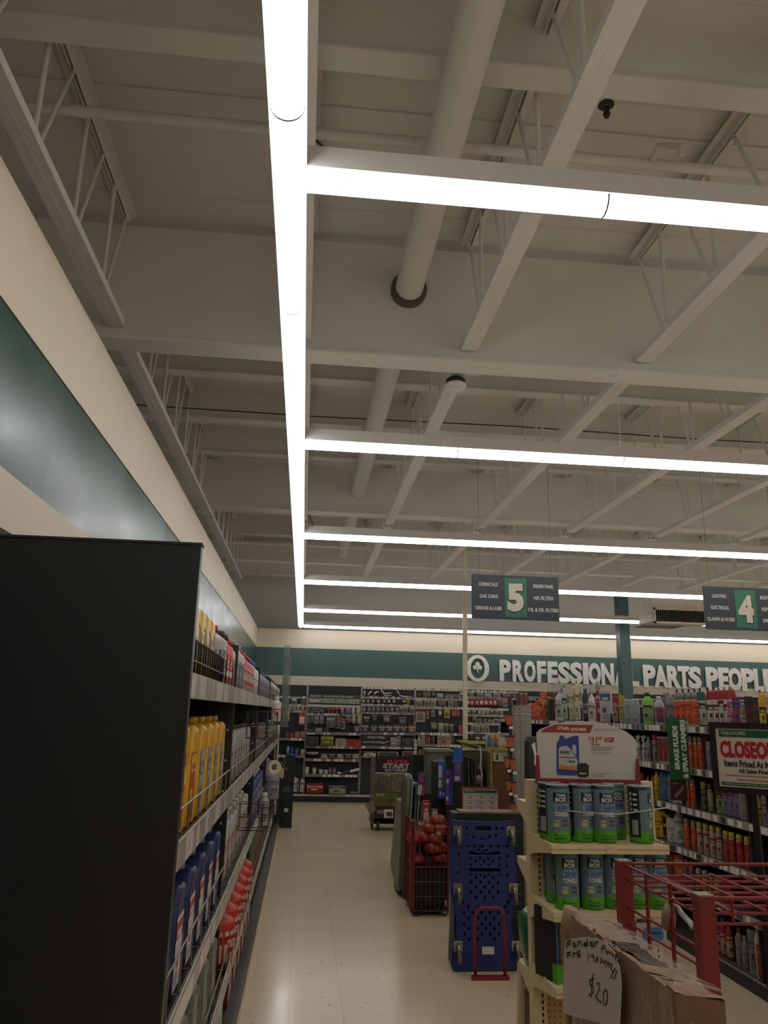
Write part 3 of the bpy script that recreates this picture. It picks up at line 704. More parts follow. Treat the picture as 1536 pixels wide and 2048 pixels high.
goods(0, 'card', fl, [(x, 1421, 6, 7, '#b8ae98', '#a89c84', '#8c8270') for x in (572, 580, 588, 596, 605)], 'tiny beige card', 'card', group='tiny beige cards')
goods(0, 'card', fl, [(572, 1442, 13, 18, '#8f9488', '#b8b4a8', '#8c2c24'), (603, 1451, 13, 25, '#a81c18', '#c0281c', '#c8c0b4')], ['grey green hanging pack', 'tall bright red hanging card with white tool'], 'card')
goods(0, 'box', fl, [(574, 1475, 6, 9, '#6c2a24', '#8c3028'), (583, 1475, 8, 9, '#7c2420', '#a8362c'), (594, 1475, 9, 11, '#9c5850', '#b87468'), (605, 1475, 9, 12, '#9c5850', '#b87468')], 'small red carton on the upper shelf', 'box', group='red cartons in the far left bay')
goods(0, 'tub', fl, [(575, 1511, 6, 17, '#8c94a8', '#a8a8a4'), (583, 1511, 9, 14, '#1c3c6c', '#2c4c84'), (593, 1511, 8, 14, '#3468a0', '#1c3454'), (604, 1511, 8, 14, '#a8985c', '#1f1d1b')], ['slim white tub', 'dark blue tub', 'light blue tub', 'yellow black lidded tub'], 'tub')
goods(0, 'jug', fl, [(591, 1584, 11, 29, '#b0aca4', '#8c8880', '#7c2420'), (604, 1584, 9, 26, '#b8b4ac', '#a8a49c', '#5c5a56')], ['white jug with dark red label on the base deck', 'white jug with grey label on the base deck'], 'jug')
# bay 1 banner and goods
p0, p1 = at(616, 1406, 1, YB), at(721, 1385, 1, YB); W = p1.x - p0.x; H = .17
g = E('fuel_banner', (p0.x, YB - .02, p0.z + .0), 0, 'long green and grey fuel transfer banner across the second wall bay', 'banner')
B('board', MB().box(0, W, 0, .01, 0, H).box(0, W, -.001, 0, H * .58, H, 1), [M('#7c7e74', .6, var=.35, scale=14), M('#2f4c40', .6)], g)
B('brand_lettering', put_text(MB(), 'FILL-RITE', W * .14, H * .8, W * .2, H * .2, -.001), M('#c8c4b8', .5), g)
B('lettering', put_text(MB(), 'The #1 Brand in Fuel Transfer', W * .58, H * .8, W * .6, H * .22, -.001, slant=.15), M('#c8c4b8', .5), g)
mb = MB()
for a, b in ((.03, .24), (.27, .5), (.53, .76)): mb.box(W * a, W * b, -.003, 0, H * .08, H * .5)
mb.box(W * .78, W * .97, -.003, 0, H * .06, H * .5, 1); mb.box(W * .03, W * .2, -.005, -.003, H * .18, H * .4, 2)
B('pictures', mb, [M('#8f9088', .5, var=.4, scale=40), M('#b0aca0', .5, var=.2, scale=30), M('#b8b6ae', .5)], g)
B('red_lettering', put_text(MB(), 'LYNX', W * .875, H * .28, W * .14, H * .26, -.004, slant=.2), M('#8c2420', .5), g)
z2 = wz(668, 1408, YB)
B('lower_strip', MB().box(0, W, -.002, .01, z2 - p0.z - .055, z2 - p0.z - .015), M('#b8b4a8', .5), g)
for i, px in enumerate((616, 624, 631, 638, 645)):
    p = at(px, 1416, 1, YB - .03); mb = MB().tube([(-.025, 0, -.01), (.025, 0, -.01), (.025, 0, -.06), (-.025, 0, -.06)], .006, 5, closed=True).bar((0, 0, -.06), (0, 0, -.14), .006, 5)
    tag(B('hanging_tool', mb, M('#b4b0a6', .4, .4), loc=p), 'white looped tool hanging under the fuel banner, %s from the left' % ORD[i], 'tool', 'looped tools under the fuel banner')
for i, px in enumerate((658, 666, 674)):
    p = at(px, 1416, 1, YB - .03); g = E('siphon_pump', p, 0, 'red handled siphon piece hanging under the fuel banner, %s of three' % ORD[i], 'pump', 'red siphons under the fuel banner')
    B('grip', MB().rings([(0, 0, -.05, .04, .015, .012), (.0, 0, -.02, .045, .018, .012), (0, 0, 0, .02, .01, .01)]), M('#8c1c18', .5), g); B('tip', MB().bar((0, 0, -.05), (0, 0, -.13), .008, 6), M('#b8b4ac', .4), g)
goods(1, 'bag', ft, [(684, 1430, 9, 12, '#6c6862'), (696, 1430, 12, 13, '#6c6474'), (706, 1432, 8, 16, '#a8a078'), (716, 1432, 9, 18, '#a89c6c')], 'bagged hose piece on the second rail', 'bag', group='bagged hoses on the second rail')
goods(1, 'card', ft, [(616, 1446, 6, 12, '#8c8a84', '#5c5a54'), (624, 1446, 6, 13, '#5c5a56', '#8c8880'), (633, 1447, 8, 14, '#a8a69c', '#8c8a84'), (643, 1447, 7, 14, '#9c9a92', '#7c7a74')], 'grey fitting card', 'card', group='grey fitting cards')
goods(1, 'card', ft, [(658, 1455, 11, 20, '#7c7468', '#a8a080'), (668, 1456, 9, 21, '#6c6a64', '#9c9858'), (677, 1457, 14, 22, '#7c6c60', '#a82c20'), (686, 1458, 7, 20, '#a8a298', '#a82c20')], 'brown and red meter card', 'card', group='meter cards')
goods(1, 'bag', ft, [(697, 1447, 12, 14, '#5c545c'), (707, 1448, 10, 14, '#8c8674'), (717, 1449, 8, 16, '#9c9668')], 'lumpy hanging bag on the lower rail', 'bag', group='lumpy bags')
goods(1, 'box', ft, [(620, 1465, 14, 7, '#2c3634', '#3c4a48'), (637, 1465, 14, 9, '#3c4046', '#8c8a90'), (653, 1465, 9, 9, '#1f1c1c', '#2c2828')], ['low dark box on the tool shelf', 'grey printed pack on the tool shelf', 'black box on the tool shelf'], 'box')
goods(1, 'card', ft, [(714, 1465, 11, 13, '#6c6c68', '#8c8a86', '#9c9a94')], ['round filter card standing at the right end of the tool shelf'], 'card')
goods(1, 'box', ft, [(625, 1492, 24, 19, '#1c2420', '#242c28', '#3c4440'), (654, 1492, 27, 20, '#24221a', '#5c6a1c', '#a8a020'), (681, 1492, 21, 14, '#b0a890', '#8c8470', '#6c6a60'), (707, 1493, 28, 13, '#b8381c', '#a02c14', '#2c1c14')], ['big black carton', 'black carton with yellow gloves picture', 'beige carton', 'long orange carton'], 'box')
p = at(624, 1508, 1, YB - .1); g = tag(B('drain_tray', MB().lathe([(.09, 0), (.13, .03), (.135, .045), (.12, .04), (.085, .01)], 20, sy=.6), M('#a8a29a', .4), loc=(p.x, YB - .08, p.z - .01)), 'oval grey drain tray on the wall shelf under the black carton', 'tray')
for i, px in enumerate((648, 664, 680, 696, 711)):
    p = at(px, 1519, 1, YB - .1); put('cloth_bundle', bag(.15, .09, .12, ('#8c7c74', '#6c2420')[i % 2], i), (p.x, YB - .1, p.z), 0, 'red and grey cloth bundle below the gloves carton, %s from the left' % ORD[i], 'bundle', 'cloth bundles')
goods(1, 'tub', ft, [(613, 1549, 9, 14, '#b8b4a8', '#c0bcb0'), (628, 1549, 8, 13, '#b8b4a8', '#a8a498'), (641, 1549, 9, 10, '#a8a898', '#b8b4a8'), (651, 1550, 9, 10, '#a8a898', '#b8b4a8'), (660, 1549, 7, 13, '#7c6c68', '#5c3430'), (668, 1549, 7, 13, '#7c6c68', '#5c3430')], 'white filter can on the lower shelf', 'tub', group='filter cans', name='filter_can')
p = at(698, 1545, 1, YB - .1)
g = E('hand_pump', (p.x, YB - .1, p.z), 0, 'tilted grey and white hand pump lying on the lower wall shelf', 'pump')
B('barrel', MB().bar((.02, 0, .02), (.19, 0, .06), .026, 12), M('#c0bcb4', .4), g); B('shaft', MB().bar((-.17, 0, -.02), (.04, 0, .025), .018, 10), M('#4c4a46', .4), g); B('nozzle', MB().bar((-.22, 0, -.005), (-.14, 0, -.02), .02, 8), M('#c0bcb4', .4), g)
goods(1, 'box', ft, [(629, 1585, 33, 17, '#a02418', '#7c1c14', '#c8b8a8'), (674, 1587, 33, 15, '#6c685c', '#8c8878', '#3c3a34')], ['long red carton on the base deck', 'grey printed carton on the base deck'], 'box')
p = at(708, 1587, 1, YB - .1); g = tag(B('price_card', MB().box(-.06, .06, -.005, .005, 0, .03), M('#6c7c74', .6), loc=(p.x, YB - .06, p.z)), 'small green grey price card lying on the base deck', 'card')
# bay 2
def elbow(px, py, k, s, l):
    p = at(px, py, 1, YB - .04); pts = {0: [(0, 0, -.06), (0, 0, .06)], 1: [(-.04, 0, -.06), (-.03, 0, 0), (.03, 0, .05)], 2: [(-.05, 0, -.05), (-.04, 0, .02), (.01, 0, .05), (.05, 0, .05)], 3: [(-.11, 0, .07), (-.1, 0, 0), (-.05, 0, -.04), (.11, 0, -.03)], 4: [(-.14, 0, .06), (-.08, 0, -.03), (-.04, 0, -.05), (.16, 0, -.05)]}[k]
    tag(B('intake_tube', MB().tube([(a * s, b, c * s) for a, b, c in pts], .017 if k < 3 else .014, 10), M('#b8b8ba', .15, .9), loc=p), l, 'tube')
elbow(729, 1388, 0, 1, 'short straight silver intake tube on the air intake bay'); elbow(740, 1388, 1, 1, 'small bent silver intake tube'); elbow(753, 1389, 2, 1, 'silver elbow intake tube third from the bay edge')
elbow(773, 1383, 3, 1, 'chrome curved intake tube in the middle of the top rail'); elbow(775, 1388, 3, .8, 'lower chrome intake tube below the curved one'); elbow(808, 1388, 4, 1, 'long chrome bent intake tube at the right of the top rail')
goods(2, 'card', ai, [(x, 1406, 7, 8, '#3c3a38', '#5c5a58', '#b0aeaa') for x in (727, 736, 746, 757, 769, 778, 788, 808)], 'small dark clamp card', 'card', group='dark clamp cards')
goods(2, 'card', ai, [(816, 1407, 7, 9, '#a8a424', '#8c8c1c')], ['yellow green card among the clamps'], 'card')
goods(2, 'card', ai, [(x, 1424, 8, 12, '#4c4648', '#6c6668', '#8c888c') for x in (728, 738, 747, 756, 765, 775, 784, 794)], 'dark blister card', 'card', group='dark blisters on the third rail')
goods(2, 'card', ai, [(803, 1426, 8, 13, '#8c8c86', '#a8a6a0'), (812, 1426, 9, 13, '#7c7a76', '#9c9a94'), (824, 1427, 10, 13, '#8c8884', '#a8a29a')], 'pale blister card', 'card', group='pale blisters on the third rail')
goods(2, 'card', ai, [(733, 1448, 12, 15, '#33322f', '#a8a49c'), (749, 1444, 10, 14, '#2c2c2a', '#6c6a66'), (773, 1446, 15, 16, '#2f2f2c', '#6c6c68', '#7c7c78'), (805, 1450, 16, 17, '#33322f', '#6c6a66', '#6c6c6a')], 'black filter pack', 'card', group='black filter packs')
goods(2, 'box', ai, [(x, 1465, 14, 15, '#2c2c2a', '#3a3a38', '#b0aca4') for x in (730, 747, 763, 778, 793, 807)], 'black square carton on the middle shelf', 'box', group='black square cartons')
goods(2, 'box', ai, [(823, 1467, 14, 17, '#5c2c28', '#7c4c44', '#b0aca4')], ['dark red square carton at the right end'], 'box')
p0, p1 = at(723, 1492, 1, YB - .12), at(780, 1471, 1, YB - .12); W = p1.x - p0.x; H = p1.z - p0.z
g = E('intake_carton', (p0.x, YB - .12, p0.z), 0, 'long black carton with silver brand lettering on the air intake shelf', 'box')
B('carton', MB().box(0, W, 0, .1, 0, H), M('#171817', .5), g)
B('lettering', put_text(put_text(MB(), 'SPECTRE', W * .5, H * .8, W * .62, H * .2, -.001, slant=.2), 'AIR INTAKE SYSTEM', W * .4, H * .36, W * .7, H * .16, -.001), M('#b0aeaa', .4), g)
B('picture', MB().prism([(W * .72, H * .3), (W * .95, H * .55), (W * .97, H * .45), (W * .76, H * .22)], -.001, 0), M('#8c8c8a', .4), g)
goods(2, 'box', ai, [(787, 1494, 15, 20, '#3c3c38', '#7c7c74', '#a8a69c'), (797, 1492, 9, 20, '#2c2a28', '#8c8a84'), (815, 1493, 26, 18, '#1c1c1b', '#242423')], ['grey boxed filter beside the lettered carton', 'narrow dark carton beside the boxed filter', 'plain black carton at the right end of the air intake shelf'], 'box')
goods(2, 'box', ai, [(739, 1514, 26, 11, '#8c2820', '#b8b0a4', '#1f1c1a'), (775, 1514, 40, 10, '#b0a898', '#1f1c1a', '#3a3632'), (815, 1513, 22, 10, '#9c968a', '#6c2420', '#1f1c1a')], ['red and white long carton', 'white long carton', 'white and red carton'], 'box')
p = at(830, 1505, 1, YB - .16); g = E('clip_strip', (p.x, YB - .2, p.z - .03), 0, 'clip strip of small white packs between two wall bays', 'strip')
B('strip_bar', MB().box(-.01, .01, 0, .003, 0, .28), TAGW, g)
for i in range(4): B('pack', MB().box(-.03, .03, -.02, 0, .01 + i * .07, .06 + i * .07), M('#a8a498', .4, var=.2, scale=30), g)
# bay 3
goods(3, 'card', gt, [(849, 1394, 7, 11, '#8c8440', '#5c5628'), (857, 1394, 8, 11, '#8c8440', '#5c5628')], 'yellow and brown card', 'card', group='yellow and brown cards')
goods(3, 'card', gt, [(838, 1393, 7, 8, '#3c3a36', '#4c4a46'), (867, 1393, 7, 10, '#4c4a44', '#6c6a64'), (880, 1396, 14, 9, '#8c8c86', '#a8a69c', '#9c9c96')], ['dark card at the top left', 'dark card beside the yellow cards', 'pale tray card'], 'card')
goods(3, 'card', gt, [(x, 1398, 14, 9, '#b0aca0', '#3c3a36', '#4c4a46') for x in (898, 912)] + [(926, 1398, 13, 13, '#b0ac9c', '#a8a498', '#3c3a36')], 'white lettered card on the top rail', 'card', group='white lettered cards')
goods(3, 'card', gt, [(838, 1412, 14, 12, '#8c8678', '#a8a498'), (854, 1412, 12, 12, '#a09c90', '#8c8880'), (867, 1412, 10, 11, '#b0aca2', '#8c8880'), (884, 1412, 16, 10, '#5c5a54', '#7c7a74'), (901, 1413, 9, 10, '#a8a69c', '#7c7a74'), (911, 1413, 9, 10, '#6c6a66', '#5c5a56')], 'mixed grey card on the second rail', 'card', group='grey cards behind the tote')
goods(3, 'card', gt, [(841, 1444, 18, 27, '#a09488', '#5c1c18', '#6c6258'), (855, 1437, 7, 19, '#a09488', '#5c1c18', '#6c6258'), (866, 1433, 8, 13, '#a8a49a', '#6c6860'), (880, 1431, 8, 12, '#5c645c', '#7c8478', '#c8c8c4'), (894, 1436, 12, 18, '#a88c2c', '#b89c34', '#6c5c1c'), (907, 1433, 8, 14, '#a04c50', '#8c3038', '#8c5c5c'), (915, 1433, 8, 14, '#a04c50', '#8c3038', '#8c5c5c')],
      ['large white card with dark red header', 'narrow white card with dark red header', 'small pale card', 'greenish card with white tool', 'mustard yellow card', 'left pink red card', 'right pink red card'], 'card')
goods(3, 'card', gt, [(868, 1459, 13, 14, '#5c5a58', '#7c7a78', '#8c8a88'), (882, 1465, 11, 19, '#8c8c84', '#b8a41c', '#7c8c94'), (893, 1465, 8, 18, '#5c6450', '#a89c2c'), (903, 1466, 8, 18, '#4c4c34', '#a8a02c'), (921, 1470, 10, 20, '#2c3484', '#a82c24', '#a82c24')],
      ['grey glove card', 'tall card with yellow header', 'green card with yellow arrow', 'dark card with yellow arrow', 'blue card with round red disc beside the white pole'], 'card')
goods(3, 'box', gt, [(838, 1489, 6, 18, '#8c3430', '#a8a49c'), (846, 1489, 8, 17, '#6c7468', '#8c8c84'), (856, 1489, 9, 16, '#6c1c20', '#8c2c2c'), (866, 1489, 7, 18, '#a83838', '#1c1a18'), (887, 1490, 26, 19, '#9c9086', '#8c6c64', '#3c3632'), (904, 1490, 8, 18, '#5c3c30', '#4c3028')], ['narrow red carton', 'grey green carton', 'dark red round pack', 'red and black carton', 'wide pale carton with a line drawing', 'brown carton'], 'box')
goods(3, 'box', gt, [(846, 1507, 18, 7, '#b0aca0', '#8c2820', '#1f1c1a')], ['flat white and red carton on the third shelf'], 'box')
# bay 4
goods(4, 'card', rc, [(943, 1393, 10, 8, '#8c8c84', '#a8a69c'), (960, 1394, 13, 8, '#8c7c84', '#a898a0'), (976, 1394, 15, 9, '#a8acac', '#4c6c74', '#8c9c9c'), (994, 1395, 14, 9, '#a8a8a0', '#7c7c74'), (1009, 1396, 9, 9, '#7c4c50', '#a08c84'), (1018, 1397, 8, 9, '#8c5c60', '#a08c84'), (1028, 1396, 8, 10, '#4c6068', '#6c7c84')], 'small card on its top rail', 'card', group='top rail cards right of the pole')
goods(4, 'card', rc, [(x, 1411, 9, 14, '#8c2430', '#a03440', '#b8b0ac') for x in (936, 944, 954, 963, 972, 981, 990)] + [(1000, 1412, 9, 13, '#7c4c50', '#8c5c60'), (1010, 1414, 10, 15, '#9c8888', '#a86c70'), (1021, 1414, 9, 15, '#9c7c80', '#a86c70')], 'red card in the long red row', 'card', group='long row of red cards')
goods(4, 'card', rc, [(x, 1430, 7, 9, '#8c8c84', '#a8a69c', c) for x, c in ((938, '#3c3a36'), (948, '#5c5a56'), (959, '#b0aca4'), (967, '#b0aca4'), (975, '#7c8c84'), (984, '#4c4a46'), (994, '#a02c2c'), (1003, '#8c8478'))], 'grey card on its third rail', 'card', group='third rail cards right of the pole')
goods(4, 'card', rc, [(949, 1441, 6, 7, '#a8a840', '#8c8c30'), (958, 1446, 10, 8, '#a8a8a0', '#4c4c54', '#5c5464'), (970, 1446, 7, 8, '#8c8c84', '#5c5a56'), (981, 1447, 9, 8, '#a8a8a0', '#5c5a56'), (992, 1447, 9, 9, '#b8b4ac', '#8c8a84', '#1f1d1b'), (1005, 1447, 11, 9, '#a8a49c', '#8c8a84')], 'small white pack on its fourth rail', 'card', group='fourth rail packs right of the pole')
goods(4, 'card', rc, [(x, 1463, 6, 14, '#8c8c90', '#a8a82c', '#6c6c74') for x in (945, 952, 958, 966)] + [(974, 1462, 8, 10, '#b0aca0', '#5c5a56'), (1001, 1463, 8, 11, '#a8a49c', '#6c6a64')], 'slim card with yellow green header', 'card', group='yellow green headed cards')
goods(4, 'card', rc, [(943, 1478, 5, 10, '#5c4c44', '#7c6c64'), (955, 1481, 12, 10, '#5c5a54', '#3c3a36', '#b0aca4'), (968, 1480, 7, 9, '#8c8a84', '#5c5a56', '#b0aca4')], ['narrow brown card above the yellow sheet', 'dark card with a white ring', 'pale ring card'], 'card')
# far bays behind the chemical shelves
for px in (1062, 1072, 1082):
    for j, py in enumerate((1401, 1413)):
        goods(5, 'box', 'corner wall bay', [(px, py, 8, 7, '#a8a49a', '#8c8a84', '#5c5a56')], ['%s white carton on the %s rail' % ({1062: 'left', 1072: 'middle', 1082: 'right'}[px], ('upper', 'lower')[j])], 'box')
p0, p1 = at(1118, 1401, 1, YB - .06), at(1170, 1389, 1, YB - .06)
g = E('header_sign', (p0.x, YB - .06, p0.z), 0, 'teal header sign with pale lettering on the corner wall bay', 'sign')
B('board', MB().box(0, p1.x - p0.x, 0, .02, 0, p1.z - p0.z + .12), M('#2f6468', .5), g)
B('lettering', put_text(MB(), "O'Reilly AUTO PARTS", (p1.x - p0.x) / 2, .08, (p1.x - p0.x) * .85, .07, -.001), M('#a8b8b4', .5), g)
p0, p1 = at(1090, 1410, 1, YB - .05), at(1115, 1390, 1, YB - .05)
g = E('dark_poster', (p0.x, YB - .05, p0.z), 0, 'dark maroon poster with a white arrow shape on the corner wall bay', 'poster')
B('sheet', MB().box(0, p1.x - p0.x, 0, .01, 0, .22), M('#3a2c30', .5), g); B('arrow_print', MB().prism([(.02, .14), (.16, .16), (.16, .12)], -.002, 0), TAGW, g)
for i, (px, l) in enumerate(((1043, 'left'), (1052, 'right'))):
    p = at(px, 1411, 1, YB - .1); g = E('hanging_mat', (p.x, YB - .1, p.z), 0, '%s of two brown red hanging packs at the top of the corner bay' % l, 'pack')
    B('pack', MB().box(-.04, .04, 0, .02, 0, .26), M('#6c3a30', .5, var=.2, scale=15), g); B('header_card', MB().box(-.035, .035, -.002, 0, .2, .25), M('#8c7c70', .5), g)
for i in range(14):
    px = 1182 + i * 25 + (i % 3) * 3
    if 1236 < px < 1262: continue
    goods(6, 'box', 'top of the back wall behind the chemicals', [(px, 1408 + i * .8, 13, 8, ('#a8a498', '#5c5650', '#8c8a84')[i % 3], '#6c6a66', '#3c3a36')], ['%s small carton counted from the teal header' % (ORD[i] if i < 16 else '')], 'box')

# ---------------------------------------------------------------- raised lettering on the green band
YL = 15.88
LET = M('#dcd8d0', .35, var=.03)
bold = .05
def letter(ch, px0, px1, py0, py1, label):
    a, b = at(px0, py1, 1, YL), at(px1, py0, 1, YL)
    w = b.x - a.x; h = b.z - a.z
    mb = put_text(MB(), ch, w / 2, h / 2, w, h, 0, bold=bold, depth=.03)
    tag(B('wall_letter', mb, LET, loc=(a.x, YL, a.z)), label, 'letter', 'raised letters on the green wall band')
base = lambda x, k: 1320 + (x - 999) * .0355 + (42 if k else 0) + (.006 * (x - 999) if k else 0)
words = [('PROFESSIONAL', [(999, 1021), (1025, 1047), (1048, 1070), (1074, 1091), (1095, 1114), (1116, 1139), (1140, 1163), (1166, 1175), (1177, 1200), (1203, 1226), (1229, 1253), (1257, 1275)]),
         ('PARTS', [(1287, 1309), (1309, 1333), (1335, 1358), (1357, 1377), (1377, 1400)]), ('PEOPLE', [(1413, 1434), (1438, 1456), (1457, 1481), (1484, 1506), (1509, 1525), (1528, 1546)])]
nth = {}
for wd, pos in words:
    for i, (ch, (a, b)) in enumerate(zip(wd, pos)):
        letter(ch, a, b, base(a, 0), base(a, 1), 'white raised letter %s, %s letter of the word %s' % (ch, ORD[i], wd))
a, b = at(932, 1363, 1, YL), at(977, 1311, 1, YL); cxx, czz, rx, rz = (a.x + b.x) / 2, (a.z + b.z) / 2, (b.x - a.x) / 2, (b.z - a.z) / 2
g = E('wall_emblem', (cxx, YL, czz), 0, 'white raised letter O emblem holding a small white shamrock', 'emblem')
v, f = solid2d([arc(0, 0, rx, 0, 350, 35, rz), arc(0, 0, rx * .62, 0, 348, 29, rz * .76)], .05)
B('ring', MB().add([(x, y - .025, z) for x, y, z in v], f), LET, g)
mb = MB()
for q, r_ in ((-.05, .02), (.05, .02), (0, .085)):
    v, f = solid2d([arc(0, 0, .046, 0, 340, 16)], .03)
    mb.add([(x + q, y - .015, z + r_) for x, y, z in v], f)
mb.prism([(-.01, .02), (.01, .02), (.008, -.04), (.022, -.09), (-.0, -.09), (-.014, -.04)], -.03, 0)
B('shamrock', mb, LET, g)
# ---------------------------------------------------------------- right gondola of chemicals (faces -X)
XG = 2.9
RZ = [1.60, 1.30, 1.01, .71, .44, .08]
segs = [(3.6, 5.1), (5.1, 7.45), (7.45, 9.6), (9.6, 11.6)]
sn = ['nearest', 'second', 'third', 'farthest']
STR2 = [M('#a8a398', .25, .3), M('#3c3a36', .5), TAGW]
for k, (a, b) in enumerate(segs):
    L = b - a
    g = E('shelving_unit', (XG, a, 0), 0, '%s grey shelving unit of the right chemicals gondola' % sn[k], 'shelf')
    B('back_panel', MB().box(.42, .45, 0, L, 0, 1.75), BLACKM, g)
    B('kick_rail', MB().box(-.01, .0, 0, L, 0, .08), BLACK, g)
    B('divider', MB().box(.02, .42, L - .02, L, .08, 1.6), BLACKM, g)
    for j, z in enumerate(RZ):
        sh = B('shelf', MB().box(.0, .42, 0, L, z - .015, z), M('#55524c', .4, .2), g)
        mb = MB().box(-.008, 0, 0, L, z - .045, z + .006); rr = random.Random(k * 9 + j); y = .02
        while y < L - .1:
            w = rr.uniform(.03, .09); mb.add([(-.0095, y, z - .04), (-.0095, y + w, z - .04), (-.0095, y + w, z + .001), (-.0095, y, z + .001)], [(0, 1, 2, 3)], rr.choice([1, 2, 2])); y += w + rr.uniform(.005, .05)
        B('price_strip', mb, STR2, sh)
def rgoods(j, items, X=XG + .07, zoff=0):
    """items: (kind, px centre, width px, py top or None, height m or None, colours.., words)"""
    z = RZ[j] + .0 + zoff; done = {}
    for it in items:
        kind, px, wpx, h, cols, words = it[:6]; xx = X + (it[6] if len(it) > 6 else 0)
        y = y_on(px, xx, z); s = depth_of((xx, y, z + .1)); W = round(wpx * s, 3); sd = int(px) % 6
        c, cap, lab, band = cols
        if kind == 'jug': P = jug(W, h, min(.11, W * .55), c, cap, lab, band, sd)
        elif kind == 'njug': P = jug(W, h, min(.11, W * .7), c, cap, lab, band, sd, False)
        elif kind == 'bottle': P = bottle(W, h, c, cap, lab, band, sd, neck=.42)
        elif kind == 'can': P = spray_can(W, h, c, cap, lab, band, sd)
        elif kind == 'trig': P = trigger(W, h, c, cap, lab, band, sd)
        elif kind == 'box': P = carton(W, h, W * .7, c, lab, band, sd)
        rz = -math.pi / 2 if kind in ('x',) else -.55
        put({'jug': 'fluid_jug', 'njug': 'fluid_jug', 'bottle': 'fluid_bottle', 'can': 'spray_can', 'trig': 'spray_bottle', 'box': 'carton'}[kind], P, (xx, y, z), rz, words, {'jug': 'jug', 'njug': 'jug', 'bottle': 'bottle', 'can': 'can', 'trig': 'bottle', 'box': 'box'}[kind], it[7] if len(it) > 7 else None)
OR = ('#c84a1c', '#1c1a18', '#c8582c', '#d89068')
WH = ('#c8c4ba', '#c0bcb2', '#b8b4aa', '#5c5a56')
ts = 'on the top chemicals shelf'
